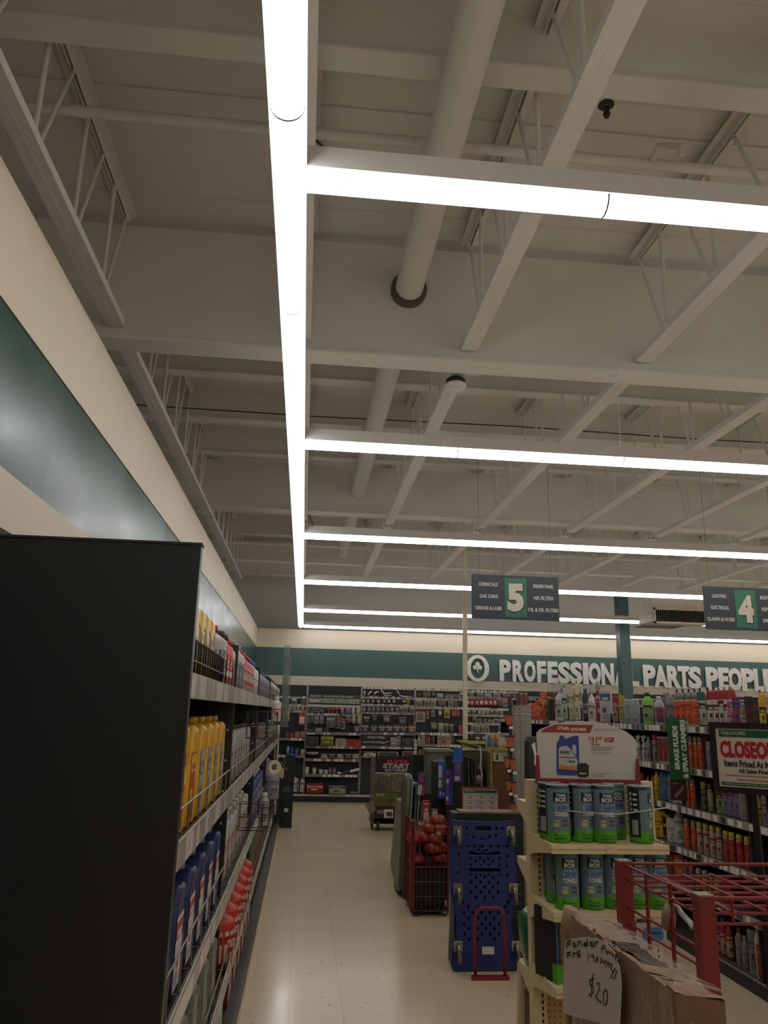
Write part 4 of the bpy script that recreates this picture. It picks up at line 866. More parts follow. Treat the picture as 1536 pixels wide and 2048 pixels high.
rgoods(0, [
 ('njug', 1058, 12, .22, OR, 'small orange bottle with black cap, leftmost ' + ts), ('njug', 1068, 11, .21, OR, 'small orange bottle with black cap, second ' + ts, .06), ('jug', 1079, 17, .27, OR, 'orange jug third from the left ' + ts),
 ('trig', 1088, 16, .36, ('#d8622c', '#d8622c', '#c8582c', '#1c1a18'), 'tall bright orange topped bottle ' + ts, .12), ('can', 1096, 9, .29, ('#7c7c3c', '#8c7c2c', '#6c5c3c', '#2c2018'), 'olive can ' + ts), ('can', 1106, 16, .34, ('#3a2820', '#8c4c24', '#4c3028', '#2c1814'), 'stacked dark brown cans ' + ts),
 ('trig', 1120, 18, .44, WH, 'tall white spray jug behind the promo card ' + ts, .03), ('jug', 1134, 18, .40, ('#b8bcac', '#5c7c54', '#a8b09c', '#3c4c34'), 'white jug with green shoulder ' + ts), ('jug', 1148, 16, .41, ('#c8bc9c', '#c8a82c', '#c0b8a0', '#8c7c3c'), 'cream jug with yellow top ' + ts), ('jug', 1160, 17, .44, ('#c8bc9c', '#c8a82c', '#c0b8a0', '#8c6c3c'), 'taller cream jug with yellow handle ' + ts, .04),
 ('bottle', 1173, 13, .37, ('#2c2a3c', '#a8a4a8', '#3c3a4c', '#8c8898'), 'dark purple bottle ' + ts), ('trig', 1185, 15, .38, WH, 'white spray bottle beside the dark purple bottle ' + ts), ('can', 1199, 11, .41, ('#8c3424', '#a8a49a', '#8c3424', '#c8885c'), 'rusty red tall can ' + ts), ('box', 1214, 22, .31, ('#a8acb0', '#a8acb0', '#a8a8a8', '#34506c'), 'clear and blue pack with a light label ' + ts),
 ('jug', 1234, 14, .28, ('#8c2c28', '#a83c34', '#a88078', '#5c1c18'), 'red striped jug above the green sign ' + ts), ('jug', 1246, 12, .28, ('#a89c2c', '#8c842c', '#a89c3c', '#5c5a1c'), 'mustard jug ' + ts),
 ('njug', 1258, 17, .24, ('#9c9e9c', '#8c2c24', '#8c8e8c', '#9c9e9c'), 'large grey clear jug, left of two ' + ts), ('njug', 1272, 17, .24, ('#9c9e9c', '#8c2c24', '#8c8e8c', '#9c9e9c'), 'large grey clear jug, right of two ' + ts),
 ('bottle', 1298, 20, .27, ('#7cc41c', '#2c2a1c', '#8c9c7c', '#2c3424'), 'bright lime green bottle with dark cap ' + ts), ('bottle', 1321, 19, .235, ('#b8b4b0', '#c8c4bc', '#6c4c6c', '#9c2c34'), 'white bottle with red and blue label ' + ts),
 ('bottle', 1333, 12, .27, ('#5c4c5c', '#a87c3c', '#6c4c6c', '#9c2c34'), 'purple bottle with yellow cap behind the white bottle ' + ts, .1), ('njug', 1343, 15, .26, ('#8c8a84', '#8c2018', '#7c7a74', '#4c4a48'), 'silver grey bottle with red cap ' + ts)]
 + [('can', x, 12, .25, ('#c8581c', '#8c8880', '#c8602c', '#a82c20'), 'orange sprayer can %s ' % o + ts, -.02) for x, o in ((1357, 'left of the green jugs'), (1367, 'second of four'), (1380, 'third of four'), (1393, 'last of four'))]
 + [('njug', x, 15, .29, ('#1f5c44', '#1c1a18', '#b8b4aa', '#3c3a38'), 'dark green gallon jug with black cap, %s ' % o + ts, .1) for x, o in ((1362, 'first'), (1374, 'second'), (1386, 'third'), (1398, 'fourth'), (1409, 'rightmost'))]
 + [('njug', x, 16, .29, ('#9c2430', c, '#c8c4bc', '#2c2a28'), 'deep red gallon jug with %s ' % o + ts, .06) for x, c, o in ((1425, '#1c1a18', 'black cap, left'), (1437, '#1c1a18', 'black cap, right'), (1448, '#a8a298', 'pale cap, left'), (1459, '#a8a298', 'pale cap, middle'), (1470, '#a8a298', 'pale cap, right'))]
 + [('trig', 1463, 10, .18, ('#a84850', '#b85c64', '#b8888c', '#7c2c34'), 'small pink squeeze bottle ' + ts, -.02), ('box', 1476, 14, .2, ('#1c2880', '#9c9a98', '#8c3434', '#1c2880'), 'blue topped white can ' + ts), ('bottle', 1489, 13, .17, ('#6c6a66', '#a8a49c', '#6c6a66', '#a8a49c'), 'small grey canister ' + ts), ('box', 1502, 15, .21, ('#2c2420', '#a8a49c', '#5c2420', '#1c1a18'), 'white lidded dark box ' + ts), ('box', 1515, 13, .2, ('#1c2c20', '#6c706c', '#1c3424', '#7c2420'), 'dark green box ' + ts), ('jug', 1531, 17, .25, ('#c8a41c', '#a83020', '#b89c2c', '#1c1a18'), 'yellow jug with red cap ' + ts)])
s2 = 'on the second chemicals shelf'
rgoods(1, [('trig', x, 10, .21, WH, 'white spray bottle %s ' % o + s2) for x, o in ((1279, 'leftmost'), (1290, 'beside the promo card'))] + [('bottle', 1300, 12, .2, ('#8c8884', '#a8a49c', '#7c7874', '#5c5854'), 'grey bottle ' + s2), ('can', 1313, 12, .22, ('#77757a', '#b82c4c', '#7c7a7c', '#4c4a4c'), 'silver can with pink red cap ' + s2)]
 + [('box', x, 10, .21, ('#b0aaa2', '#b0aaa2', '#a03c34', '#8c2c28'), 'slim white and red box %s ' % o + s2) for x, o in ((1323, 'first'), (1333, 'second'), (1343, 'beside the green sign'))]
 + [('bottle', 1376, 12, .24, ('#2c3080', '#4c4c54', '#2c3080', '#a8a49c'), 'dark blue bottle right of the green sign ' + s2)]
 + [('can', x, 11, .23, ('#c8581c', '#9c8c80', '#c8602c', '#a82c20'), 'orange and black sprayer can %s ' % o + s2) for x, o in ((1386, 'left'), (1396, 'middle'), (1405, 'right'))]
 + [('box', 1413, 14, .27, ('#1c2870', '#1c2870', '#7c5a64', '#a03c34'), 'tall dark blue box ' + s2, .04), ('can', 1421, 10, .2, ('#77757a', '#a8a49c', '#6c7c94', '#4c5c7c'), 'pale blue grey can ' + s2)])
s3 = 'on the third chemicals shelf'
rgoods(2, [('jug', 1284, 13, .2, ('#a8581c', '#8c3c14', '#a8582c', '#7c3414'), 'amber orange jug ' + s3), ('bottle', 1299, 11, .17, ('#7c4c54', '#8c2c34', '#8c6c70', '#5c2c30'), 'small maroon bottle ' + s3), ('bottle', 1308, 9, .18, ('#8c5c30', '#b82c34', '#8c6c40', '#5c2c30'), 'small brown bottle with red cap ' + s3),
 ('bottle', 1317, 13, .22, ('#c8a418', '#c8a418', '#c8a418', '#8c6c10'), 'plain yellow bottle ' + s3), ('njug', 1331, 17, .25, ('#2468a8', '#2468a8', '#3c7cb0', '#8c2c3c'), 'blue jug with handle ' + s3), ('njug', 1343, 10, .24, ('#7c8c9c', '#6c7c8c', '#a05c54', '#3c4c8c'), 'grey blue carton jug ' + s3),
 ('can', 1379, 11, .21, ('#c8581c', '#9c8c80', '#c8602c', '#a82c20'), 'orange and black sprayer can, left of two ' + s3), ('can', 1389, 11, .21, ('#c8581c', '#9c8c80', '#c8602c', '#a82c20'), 'orange and black sprayer can, right of two ' + s3), ('can', 1411, 13, .2, ('#3c3828', '#a8983c', '#6c6450', '#2c2818'), 'dark can with yellow cap ' + s3), ('can', 1424, 12, .19, ('#3a3630', '#4c4a44', '#8c8474', '#b8802c'), 'dark can with orange band ' + s3),
 ('box', 1441, 13, .19, ('#5c6c2c', '#7c8c4c', '#7c8c3c', '#2c3414'), 'olive green pack ' + s3)] + [('box', x, 12, .2, ('#4c4668', '#8c8898', '#7c7890', '#7c3c44'), 'purple and white pack %s ' % o + s3) for x, o in ((1453, 'first'), (1465, 'second'), (1476, 'third'))]
 + [('njug', 1490, 15, .21, ('#8c8a86', '#8c8a86', '#8c8a86', '#7c7a74'), 'plain grey canister ' + s3), ('bottle', 1511, 11, .2, ('#a8a498', '#a8a498', '#7c7c5c', '#5c5c44'), 'pale bottle just right of the black post ' + s3), ('bottle', 1521, 14, .19, ('#b8a018', '#c8b02c', '#b8a018', '#2c2818'), 'yellow bottle near the right photo edge ' + s3), ('can', 1533, 11, .22, ('#8c8494', '#a8a49c', '#8c7c8c', '#5c3c4c'), 'lilac can at the right photo edge ' + s3)])
s4 = 'on the fourth chemicals shelf'
YC = ('#b8b0a0', '#c8b42c', '#a89484', '#8c2c20')
rgoods(3, [('jug', 1323, 29, .235, ('#d0a010', '#c89c14', '#d0a010', '#7c5c10'), 'big yellow gallon jug ' + s4), ('njug', 1345, 17, .2, ('#c0bcb4', '#5c7c6c', '#b8b4ac', '#8c8a84'), 'small white jug ' + s4, -.02), ('trig', 1362, 22, .33, ('#c0bcb4', '#b8b4ac', '#b8b4ac', '#7c7a74'), 'large white spray jug ' + s4, .03),
 ('can', 1377, 12, .21, ('#c8581c', '#9c8c80', '#c8602c', '#a82c20'), 'orange and black sprayer can, left ' + s4), ('can', 1391, 12, .21, ('#c8581c', '#9c8c80', '#c8602c', '#a82c20'), 'orange and black sprayer can, right ' + s4)]
 + [('can', x, 13, .21, YC, 'yellow capped white and red can, %s ' % o + s4) for x, o in ((1403, 'first'), (1416, 'second'), (1429, 'third'), (1442, 'fourth'))]
 + [('can', x, 15, .2, ('#8c2c24', '#c8b42c', '#9c3c30', '#7c1c18'), 'yellow capped red can, %s ' % o + s4) for x, o in ((1457, 'first'), (1469, 'second'), (1484, 'third'), (1500, 'fourth'), (1518, 'last'))])
s5 = 'on the fifth chemicals shelf'
rgoods(4, [('box', 1331, 14, .2, ('#a8988c', '#a8988c', '#5c2c28', '#3c2420'), 'white and maroon carton ' + s5), ('box', 1345, 12, .24, ('#6c3420', '#6c3420', '#8c4424', '#4c2418'), 'tall brown carton ' + s5), ('box', 1361, 17, .19, ('#b84c20', '#a8a090', '#b85c2c', '#a8a090'), 'orange and white carton ' + s5),
 ('bottle', 1375, 12, .18, ('#a8481c', '#a8a49c', '#2c5c9c', '#a8481c'), 'orange bottle with blue round label, left ' + s5), ('bottle', 1386, 12, .18, ('#a8481c', '#a8a49c', '#2c5c9c', '#a8481c'), 'orange bottle with blue round label, right ' + s5)]
 + [('can', x, 13, .15, ('#5c1f18', '#a8a49c', '#a89c2c', '#1c1a14'), 'short dark red can with yellow label, %s ' % o + s5) for x, o in ((1400, 'first'), (1413, 'second'), (1426, 'third'), (1438, 'fourth'))] + [('box', 1456, 18, .16, ('#8c2428', '#8c2428', '#8c2428', '#6c1c1c'), 'plain red box ' + s5)])
s6 = 'on the base deck of the chemicals gondola'
rgoods(5, [('can', 1333, 14, .2, ('#3a1c18', '#5c5a54', '#5c3430', '#8c2c20'), 'dark red can far left ' + s6), ('box', 1346, 13, .27, ('#a84420', '#a84420', '#b85c2c', '#7c3018'), 'tall orange carton ' + s6), ('can', 1402, 16, .27, ('#3a2420', '#8c8a84', '#a8a02c', '#1c1a14'), 'tall dark can with yellow emblem ' + s6)]
 + [('bottle', x, 15, .24, ('#8c2430', '#5c5a58', '#a88c84', '#7c1c24'), 'red bottle %s ' % o + s6) for x, o in ((1440, 'left of three'), (1451, 'middle of three'), (1463, 'right of three'))]
 + [('bottle', 1483, 16, .23, ('#7c7670', '#8c2428', '#7c7670', '#5c5650'), 'grey bottle with red cap ' + s6), ('bottle', 1495, 15, .2, ('#7c7670', '#8c8880', '#7c7670', '#5c5650'), 'grey bottle with grey cap ' + s6), ('box', 1510, 16, .26, ('#8c8a84', '#8c8a84', '#7c7a74', '#2c4c5c'), 'grey carton with blue top ' + s6), ('jug', 1531, 28, .3, ('#b8b2a6', '#c8c4bc', '#a82c1c', '#c8641c'), 'white jug with red and orange label ' + s6)])

# green blade signs hanging off the shelf fronts
GRN = M('#14502c', .4); WT = M('#c8c4b8', .45)
a, b = at(1342, 1560, 1, 5.6), at(1373, 1436, 1, 5.6); w, h = b.x - a.x, b.z - a.z
g = E('blade_sign', (a.x, 5.6, a.z), 0, 'green vertical hanging sign reading BRAKE FLUIDS & SPRAY CLEANERS', 'sign')
B('board', MB().box(0, w, 0, .004, 0, h), GRN, g)
B('bracket', MB().box(w, XG - a.x, 0, .01, h * .86, h * .9), M('#8c8880', .4), g); B('clip', MB().box(w - .01, w + .01, -.002, .012, h * .78, h * .95), M('#8c8880', .4), g)
mb = put_text(MB(), 'BRAKE FLUIDS', w * .36, h * .52, h * .70, w * .26, -.001, bold=.05, rot=math.pi / 2)
B('lettering', mb, WT, g)
B('lettering', put_text(MB(), '& SPRAY CLEANERS', w * .76, h * .5, h * .94, w * .26, -.001, bold=.05, rot=math.pi / 2), WT, g)
a, b = at(1223, 1475, 1, 7.5), at(1249, 1428, 1, 7.5); w, h = b.x - a.x, .6; z0 = b.z - h
g = E('blade_sign', (a.x, 7.5, z0), 0, 'green vertical sign mostly hidden behind the promo card, ending in ERING', 'sign')
B('board', MB().box(0, w, 0, .004, 0, h), GRN, g); B('bracket', MB().box(w, XG - a.x, 0, .01, h * .86, h * .9), M('#8c8880', .4), g)
B('lettering', put_text(MB(), 'ERING', w * .76, h * .83, h * .30, w * .3, -.001, bold=.05, rot=math.pi / 2), WT, g); B('comma_mark', put_text(MB(), ',', w * .3, h * .92, .012, .02, -.001, rot=math.pi / 2), WT, g)
p = at(1358, 1580, 1, 5.62)
g = E('poster_card', (p.x, 5.62, p.z), 0, 'dark maroon picture card hanging below the green sign', 'card')
B('sheet', MB().box(-.06, .06, 0, .003, -.07, .07), M('#3a1c1c', .4, var=.4, scale=18), g); B('print', MB().prism([(-.04, -.04), (.03, .03), (.045, .02), (-.02, -.055)], -.001, 0).box(-.05, .0, -.001, 0, .04, .05), M('#7c5c64', .5), g)

# ---------------------------------------------------------------- closeout sign on its stand
YS = 3.0
q0 = at(1431, 1462, 1, YS); q1 = at(1441, 1572, 1, YS)
W, H = .25, q0.z - q1.z + .012; z0 = q1.z; z1 = z0 + H
g = E('closeout_sign', (q0.x, YS, 0), -.74, 'CLOSEOUT sign in a black frame on a thin black post at the right', 'sign')
FR = M('#1a1816', .4)
B('frame', MB().box(-.022, 0, -.008, .012, z0 - .022, z1 + .022).box(W, W + .022, -.008, .012, z0 - .022, z1 + .022).box(0, W, -.008, .012, z1, z1 + .022).box(0, W, -.008, .012, z0 - .022, z0).box(0, W, .006, .012, z0, z1), FR, g)
B('card', MB().box(0, W, -.002, .006, z0, z1), M('#b8ac9c', .5, var=.03), g)
fz = lambda t: z1 - t * H
B('green_header', MB().box(.012, W - .012, -.003, -.002, fz(.15), fz(.03)), GRN, g)
B('green_footer', MB().box(.008, W - .008, -.003, -.002, fz(.975), fz(.92)), GRN, g)
B('header_lettering', put_text(MB(), "O'Reilly AUTO PARTS", .065, fz(.09), .09, .018, -.003, bold=.02), M('#a8b09c', .5), g)
B('footer_lettering', put_text(MB(), "O'Reilly Auto Parts. Better Parts... Better Prices, Everyday!", W / 2, fz(.948), W * .86, .006, -.003), M('#a8b09c', .5), g)
B('big_lettering', put_text(MB(), 'CLOSEOUT', W / 2, fz(.36), W * .90, H * .29, -.003, bold=.05), M('#a01c20', .4), g)
t = put_text(MB(), 'Items Priced As Marked', W / 2 + .004, fz(.60), W * .84, H * .115, -.003, bold=.035)
put_text(t, 'All Sales Final', W / 2, fz(.72), W * .42, H * .07, -.003, bold=.03)
B('black_lettering', t, INK, g)
t = put_text(MB(), 'Los artículos con precios en los artículos son finales', W / 2, fz(.80), W * .8, H * .04, -.003); put_text(t, 'Todas las ventas son finales', W / 2, fz(.865), W * .5, H * .04, -.003)
B('red_lettering', t, M('#a8504c', .5), g)
B('post', MB().box(W * .42, W * .42 + .022, -.0, .02, .02, z0 - .02), FR, g); B('foot', MB().box(W * .42 - .15, W * .42 + .15, -.12, .15, 0, .02), FR, g)

# ---------------------------------------------------------------- grey pegboard gondola behind the endcap
a, b = at(1029, 1412, 1, 6.0), at(1062, 1412, 1, 6.0)
GRY = M('#8a857a', .5, var=.04)
g = E('pegboard_partition', (a.x, 6.0, 0), 0, 'tall grey slotted gondola partition behind the beige endcap', 'partition')
w = b.x - a.x
mb = MB().box(0, w, 0, .06, 0, 1.72)
for i in range(60): mb.box(w * .3, w * .3 + .006, -.001, 0, .1 + i * .027, .112 + i * .027, 1)
B('slotted_upright', mb, [GRY, M('#2a2824', .7)], g)
B('peg_panel', MB().box(.02, w - .02, .06, .16, 0, 1.70), GRY, g); B('base_deck', MB().box(-.05, w + .05, -.02, .2, 0, .04), M('#6c675c', .5), g); B('top_cap', MB().box(-.004, w + .004, -.004, .16, 1.72, 1.728), GRY, g)
xs = a.x
# clip strip of red packs hanging at its end
zs = [(1013, 1432), (1015, 1478), (1017, 1520), (1018, 1558)]
p = at(1020, 1400, 1, 5.92)
g = E('clip_strip', (p.x - .0, 5.92, .98), 0, 'black clip strip hanging at the grey partition end', 'strip')
B('strip_bar', MB().box(-.012, .012, 0, .004, 0, .80), M('#2a2220', .5), g)
for i, (px, py) in enumerate(((1017, 1444), (1019, 1488), (1013, 1530), (1024, 1534), (1016, 1576), (1026, 1580), (1024, 1622))):
    p = at(px, py, 1, 5.9); e = E('hanging_pack', p, 0, 'orange red nozzle pack with black tip on the partition clip strip, %s from the top' % ORD[i], 'pack', 'red nozzle packs')
    s = 1.5 if i < 2 else 1.0
    B('pack', MB().prism([(-.022 * s, .05), (.022 * s, .05), (.01 * s, -.02), (-.01 * s, -.02)], -.02, 0), M('#a8502c', .5, var=.2, scale=30), e); B('cap', MB().bar((0, -.01, -.02), (0, -.01, -.06), .008 * s, 8), M('#2a1c18', .5), e); B('header', MB().box(-.024 * s, .024 * s, -.021, 0, .05, .062), M('#2a1c18', .5), e); B('white_tag', MB().box(.0, .03, -.022, -.02, -.05, -.03), TAGW, e)
# black jug shape hanging left of the promo card
p = at(1063, 1520, 1, 5.4)
g = E('seat_cover_pack', (p.x, 5.4, p.z), 0, 'black padded pack with white print left of the promo card', 'pack')
B('pad', MB().rings([(0, 0, -.17, .04, .03, .02), (0, 0, -.15, .05, .04, .03), (0, 0, .12, .045, .04, .03), (0, 0, .155, .035, .03, .02)]), M('#262622', .5), g)
B('white_print', MB().prism([(-.01, .1), (.015, .12), (.02, .06), (.03, 0), (.02, -.05), (.005, -.02), (.01, .03)], -.046, -.041), TAGW, g)
B('hanger', MB().bar((0, 0, .15), (0, 0, .3), .004, 5).bar((0, 0, .3), (0, .6, .3), .004, 5), M('#8c8880', .4), g)
# ---------------------------------------------------------------- beige endcap with shop towels
YU = 3.75
a = at(1053, 1568, 1, YU); b = at(1079, 1568, 1, YU); xr = at(1300, 1570, 1, YU).x
g = E('endcap_unit', (a.x, YU, 0), 0, 'beige slotted endcap shelving holding shop towels', 'shelf')
w = b.x - a.x; W = xr - a.x
SLOT = M('#241c14', .8)
mb = MB().box(0, w, -.03, .03, 0, 1.36)
for i in range(52): mb.box(w * .62, w * .62 + .008, -.031, -.03, .03 + i * .025, .044 + i * .025, 1)
B('upright', mb, [BEIGE, SLOT], g)
mb = MB().box(W - w, W, -.03, .03, 0, 1.36)
for i in range(52): mb.box(W - w * .4, W - w * .4 + .008, -.031, -.03, .03 + i * .025, .044 + i * .025, 1)
B('upright', mb, [BEIGE, SLOT], g)
PEGB = M('#b89c6c', .6, var=.05)
mb = MB().box(w, W - w, -.006, .006, .04, 1.33)
for i in range(22):
    for j in range(50): mb.add([(w + .012 + i * .0254, -.0065, .06 + j * .0254), (w + .018 + i * .0254, -.0065, .06 + j * .0254), (w + .018 + i * .0254, -.0065, .066 + j * .0254), (w + .012 + i * .0254, -.0065, .066 + j * .0254)], [(0, 1, 2, 3)], 1)
B('pegboard', mb, [PEGB, SLOT], g)
B('top_rail', MB().box(w, W - w, -.02, .02, 1.33, 1.36), BEIGE, g)
B('base_deck', MB().box(.02, W - .02, -.36, 0, 0, .1), BEIGE, g)
sx0, sx1 = at(1103, 1690, 1, 3.4).x - a.x, at(1336, 1703, 1, 3.4).x - a.x
for j, z in enumerate((1.125, .865, .585)):
    s = B('shelf', MB().box(sx0, sx1, -.35, -.03, z - .02, z).box(sx0 - .003, sx1 + .003, -.358, -.35, z - .032, z + .004).box(sx0 - .003, sx1 + .003, -.362, -.358, z - .012, z - .006), BEIGE, g)
    B('bracket', MB().prism([(-.03, z + .01), (-.35, z + .004), (-.35, z - .03), (-.10, z - .07), (-.03, z - .09)], sx0 - .006, sx0 - .002, 'yz'), BEIGE, s); B('bracket', MB().prism([(-.03, z + .01), (-.35, z + .004), (-.35, z - .03), (-.10, z - .07), (-.03, z - .09)], sx1 + .002, sx1 + .006, 'yz'), BEIGE, s)
    if j < 2: B('price_ticket', MB().box((sx0 + sx1) / 2 - .02, (sx0 + sx1) / 2 + .025, -.364, -.3585, z - .03, z - .002), M('#c8b08c', .5), s)
# shelf ends of the unit's far side, sticking out left
for z in (1.245, .985, .53):
    s = B('rear_shelf', MB().prism([(.03, z + .01), (.19, z + .01), (.19, z - .02), (.12, z - .05), (.03, z - .08)], .0, .012, 'yz').box(.012, W, .03, .19, z, z + .01), BEIGE, g)
YT = 3.5
LBL = M('#61787c', .45, var=.04); LGR = M('#4c9c1c', .45); LBK = M('#101820', .45); WTX = M('#c8ccc4', .45); BLX = M('#1458a8', .45); YLX = M('#a8b060', .45); TEAL = M('#3c8c8c', .45)
def towel_mesh(r, h):
    n = 28
    rings = MB()
    prof = [(r * .93, 0), (r, .012), (r, .2 * h), (r, .93 * h), (r, h - .004), (r * .9, h), (r * .3, h), (r * .3, h - .02)]
    rings.lathe(prof, n, ms=[1, 1, 0, 2, 3, 3, 4, 4])
    body = rings.mesh('roll', [LBL, LGR, LBK, M('#8c9c9c', .4), M('#5c4c3c', .7)])
    lab = MB()
    def cyl(x0, x1, z0, z1, m, dr=.0006):
        k = max(2, int((x1 - x0) / .01)); v = []
        for i in range(k + 1):
            t = (x0 + (x1 - x0) * i / k) / r; v += [((r + dr) * math.sin(t), -(r + dr) * math.cos(t), z0), ((r + dr) * math.sin(t), -(r + dr) * math.cos(t), z1)]
        lab.add(v, [(2 * i, 2 * i + 2, 2 * i + 3, 2 * i + 1) for i in range(k)], m)
    def wtext(body_, cx_, cz_, w_, h_, m, dr=.0015, bold=.04, slant=0):
        t = MB(); put_text(t, body_, cx_, cz_, w_, h_, 0, bold=bold, depth=.0004, slant=slant)
        lab.add([((r + dr - y) * math.sin(x / r), -(r + dr - y) * math.cos(x / r), z) for x, y, z in t.v], t.f, m)
    cyl(-.045, .045, h * .955, h * .963, 5); cyl(-.034, .034, h * .69, h * .86, 0, .0008)
    cyl(-.03, .03, h * .87, h * .90, 3, .001); cyl(-.017, .017, h * .90, h * .93, 3, .001)
    wtext('TOOL', -.0, h * .815, .043, h * .055, 1); wtext('BOX', .0, h * .74, .05, h * .075, 1)
    wtext('SHOP', .005, h * .60, .062, h * .108, 1, .0012, .08); wtext('SHOP', .005, h * .60, .056, h * .094, 2, .002, .05)
    wtext('TOWELS', .0, h * .49, .069, h * .10, 0, .0012, .08); wtext('TOWELS', .0, h * .49, .064, h * .085, 1, .002, .05)
    wtext('WORKS', -.022, h * .37, .022, h * .03, 1); cyl(-.034, -.01, h * .27, h * .34, 4, .0008)
    for i, z in enumerate((.38, .355, .31, .285)): cyl(.004, (.026, .03, .024, .032)[i], h * z, h * (z + .014), 0, .0008)
    for i, z in enumerate((.14, .115, .075, .055)): cyl(-.036, (-.018, .02, .03, .01)[i], h * z, h * (z + .01), 0, .0008)
    # black back panel with pictures and an inspection panel
    a0 = -math.pi * .62 * r; cyl(a0 - .022, a0 + .03, h * .1, h * .93, 0, .0008)
    for i in range(4): cyl(a0 - .015, a0 - .004, h * (.82 - i * .09), h * (.88 - i * .09), 4, .0012); cyl(a0 + .002, a0 + .02, h * (.83 - i * .09), h * (.86 - i * .09), 1, .0012)
    cyl(a0 - .008, a0 + .02, h * .14, h * .4, 5, .0012)
    return body, lab.mesh('label', [LBK, WTX, BLX, TEAL, YLX, M('#8c948c', .5)])
TM = towel_mesh(.052, .236); TL = TM
names = ['leftmost', 'second', 'third', 'fourth', 'rightmost']
def towel(px, y, z, rz, label):
    e = E('shop_towel_roll', (at(px, 1640, 1, y).x, y, z), rz, label, 'towel roll', 'shop towel rolls on the endcap')
    m2 = TM if z > 1 else TL
    O('roll', m2[0], e); O('label', m2[1], e)
for (px, y, rz, l) in ((1100, YT + .09, .9, 'shop towel roll turned to its dark panel at the far left of the upper shelf'), (1116, YT, 0, 'shop towel roll in front at the left of the upper shelf'), (1163, YT + .02, .35, 'second front shop towel roll on the upper shelf'), (1208, YT, 0, 'third front shop towel roll, middle of the upper shelf'),
                        (1229, YT + .11, 0, 'shop towel roll half hidden behind the middle roll of the upper shelf'), (1281, YT, .95, 'shop towel roll showing its black side, right end of upper shelf')):
    towel(px, y, 1.127, rz, l)
for (px, y, rz, l) in ((1110, YT + .1, 0, 'shop towel roll peeking out behind at the lower shelf left'), (1129, YT - .02, 0, 'first front shop towel roll on the lower shelf'), (1178, YT - .01, 0, 'second front shop towel roll on the lower shelf'), (1222, YT, .1, 'third front shop towel roll on the lower shelf, beside the red post'),
                        (1264, YT + .01, .1, 'fourth shop towel roll on the lower shelf, behind the red post'), (1303, YT - .0, .1, 'rightmost shop towel roll on the lower shelf behind the red wires')):
    towel(px, y, .867, rz, l)
p = at(1118, 1960, 1, 3.55)
g = E('towel_carton', (p.x - .0, 3.5, .587), .35, 'dark and green shop towel carton standing on the lowest endcap shelf', 'box')
B('carton', MB().box(-.05, .16, -.03, .12, 0, .27), M('#101820', .5), g)
B('green_base', MB().box(-.051, .161, -.031, .0, 0, .07), LGR, g)
mb = MB()
for i, z in enumerate((.22, .19, .16, .13, .11, .09)): mb.box(-.035, .02 + .02 * (i % 3), -.032, -.03, z, z + .012)
B('print', mb, M('#4c5c64', .5), g); B('blue_edge', MB().box(-.05, -.044, -.032, -.03, .07, .27), M('#2c6c9c', .5), g)
# elastic cord in front
c0, c1 = at(1073, 1601, 1, 3.72), at(1345, 1613, 1, 3.44)
tag(B('elastic_cord', MB().tube([c0, (c0.x + .02, 3.5, c0.z - .004), (c0.x + .07, 3.425, c0.z - .012), (c0.x + .25, 3.40, c0.z - .02), (c1.x - .05, 3.40, c1.z - .002), (c1.x, 3.45, c1.z)], .0028, 6), M('#a8b09c', .4)), 'pale elastic cord stretched across the upper towel rolls', 'cord')
# promo card on top
YP = 3.62
o = [at(x, y, 1, YP) for x, y in ((1074, 1560), (1075, 1505), (1073, 1466), (1080, 1459), (1105, 1449), (1130, 1444), (1160, 1442), (1195, 1444), (1225, 1451), (1252, 1463), (1267, 1474), (1274, 1486), (1273, 1520), (1275, 1564))]
ox, oz = o[0].x, o[0].z
P = lambda x, y: (at(x, y, 1, YP).x - ox, at(x, y, 1, YP).z - oz)
g = E('promo_card', (ox, YP, oz), 0, 'arched white oil promotion card standing on top of the endcap', 'sign')
B('card', MB().prism([(q.x - ox, q.z - oz) for q in o], 0, .005), M('#b8b0a4', .5, var=.03), g)
RED = M('#8c2420', .45)
B('red_holder', MB().prism([P(1070, 1566), P(1072, 1510), P(1077, 1510), P(1079, 1556), P(1271, 1560), P(1272, 1517), P(1276, 1517), P(1280, 1570)], -.012, .0), M('#7c1c1c', .45), g)
B('red_header', MB().prism([P(1080, 1464), P(1095, 1454), P(1112, 1449), P(1186, 1450), P(1180, 1466)], -.0012, 0), RED, g)
q = P(1148, 1458); wpx = mpp(1170, 1500, 1, YP)
t = put_text(MB(), 'AUTO PARTS', P(1158, 1500)[0], P(1158, 1459)[1], 33 * wpx, 6 * wpx, -.0012, bold=.04); put_text(t, "O'Reilly", P(1128, 1500)[0], P(1128, 1457)[1], 25 * wpx, 9 * wpx, -.0012, bold=.03)
B('header_lettering', t, M('#c8c8b4', .45), g)
t = MB()
put_text(t, '$', P(1180, 1500)[0], P(1180, 1477)[1], 4 * wpx, 8 * wpx, 0, bold=.03); put_text(t, '31', P(1189, 1500)[0], P(1189, 1480)[1], 12 * wpx, 12 * wpx, 0, bold=.03); put_text(t, '99', P(1201, 1500)[0], P(1201, 1477)[1], 9 * wpx, 7 * wpx, 0, bold=.03)
t.prism([P(1209, 1484), P(1209, 1475), P(1229, 1475), P(1226, 1485)], -.0012, 0)
B('price', t, M('#a02428', .45), g)
t = put_text(MB(), 'INCLUDES', P(1218, 1500)[0], P(1218, 1478)[1], 14 * wpx, 2.6 * wpx, -.0014); put_text(t, 'FILTER', P(1216, 1500)[0], P(1216, 1482)[1], 9 * wpx, 2.6 * wpx, -.0014)
B('badge_lettering', t, M('#c8b8b0', .5), g)
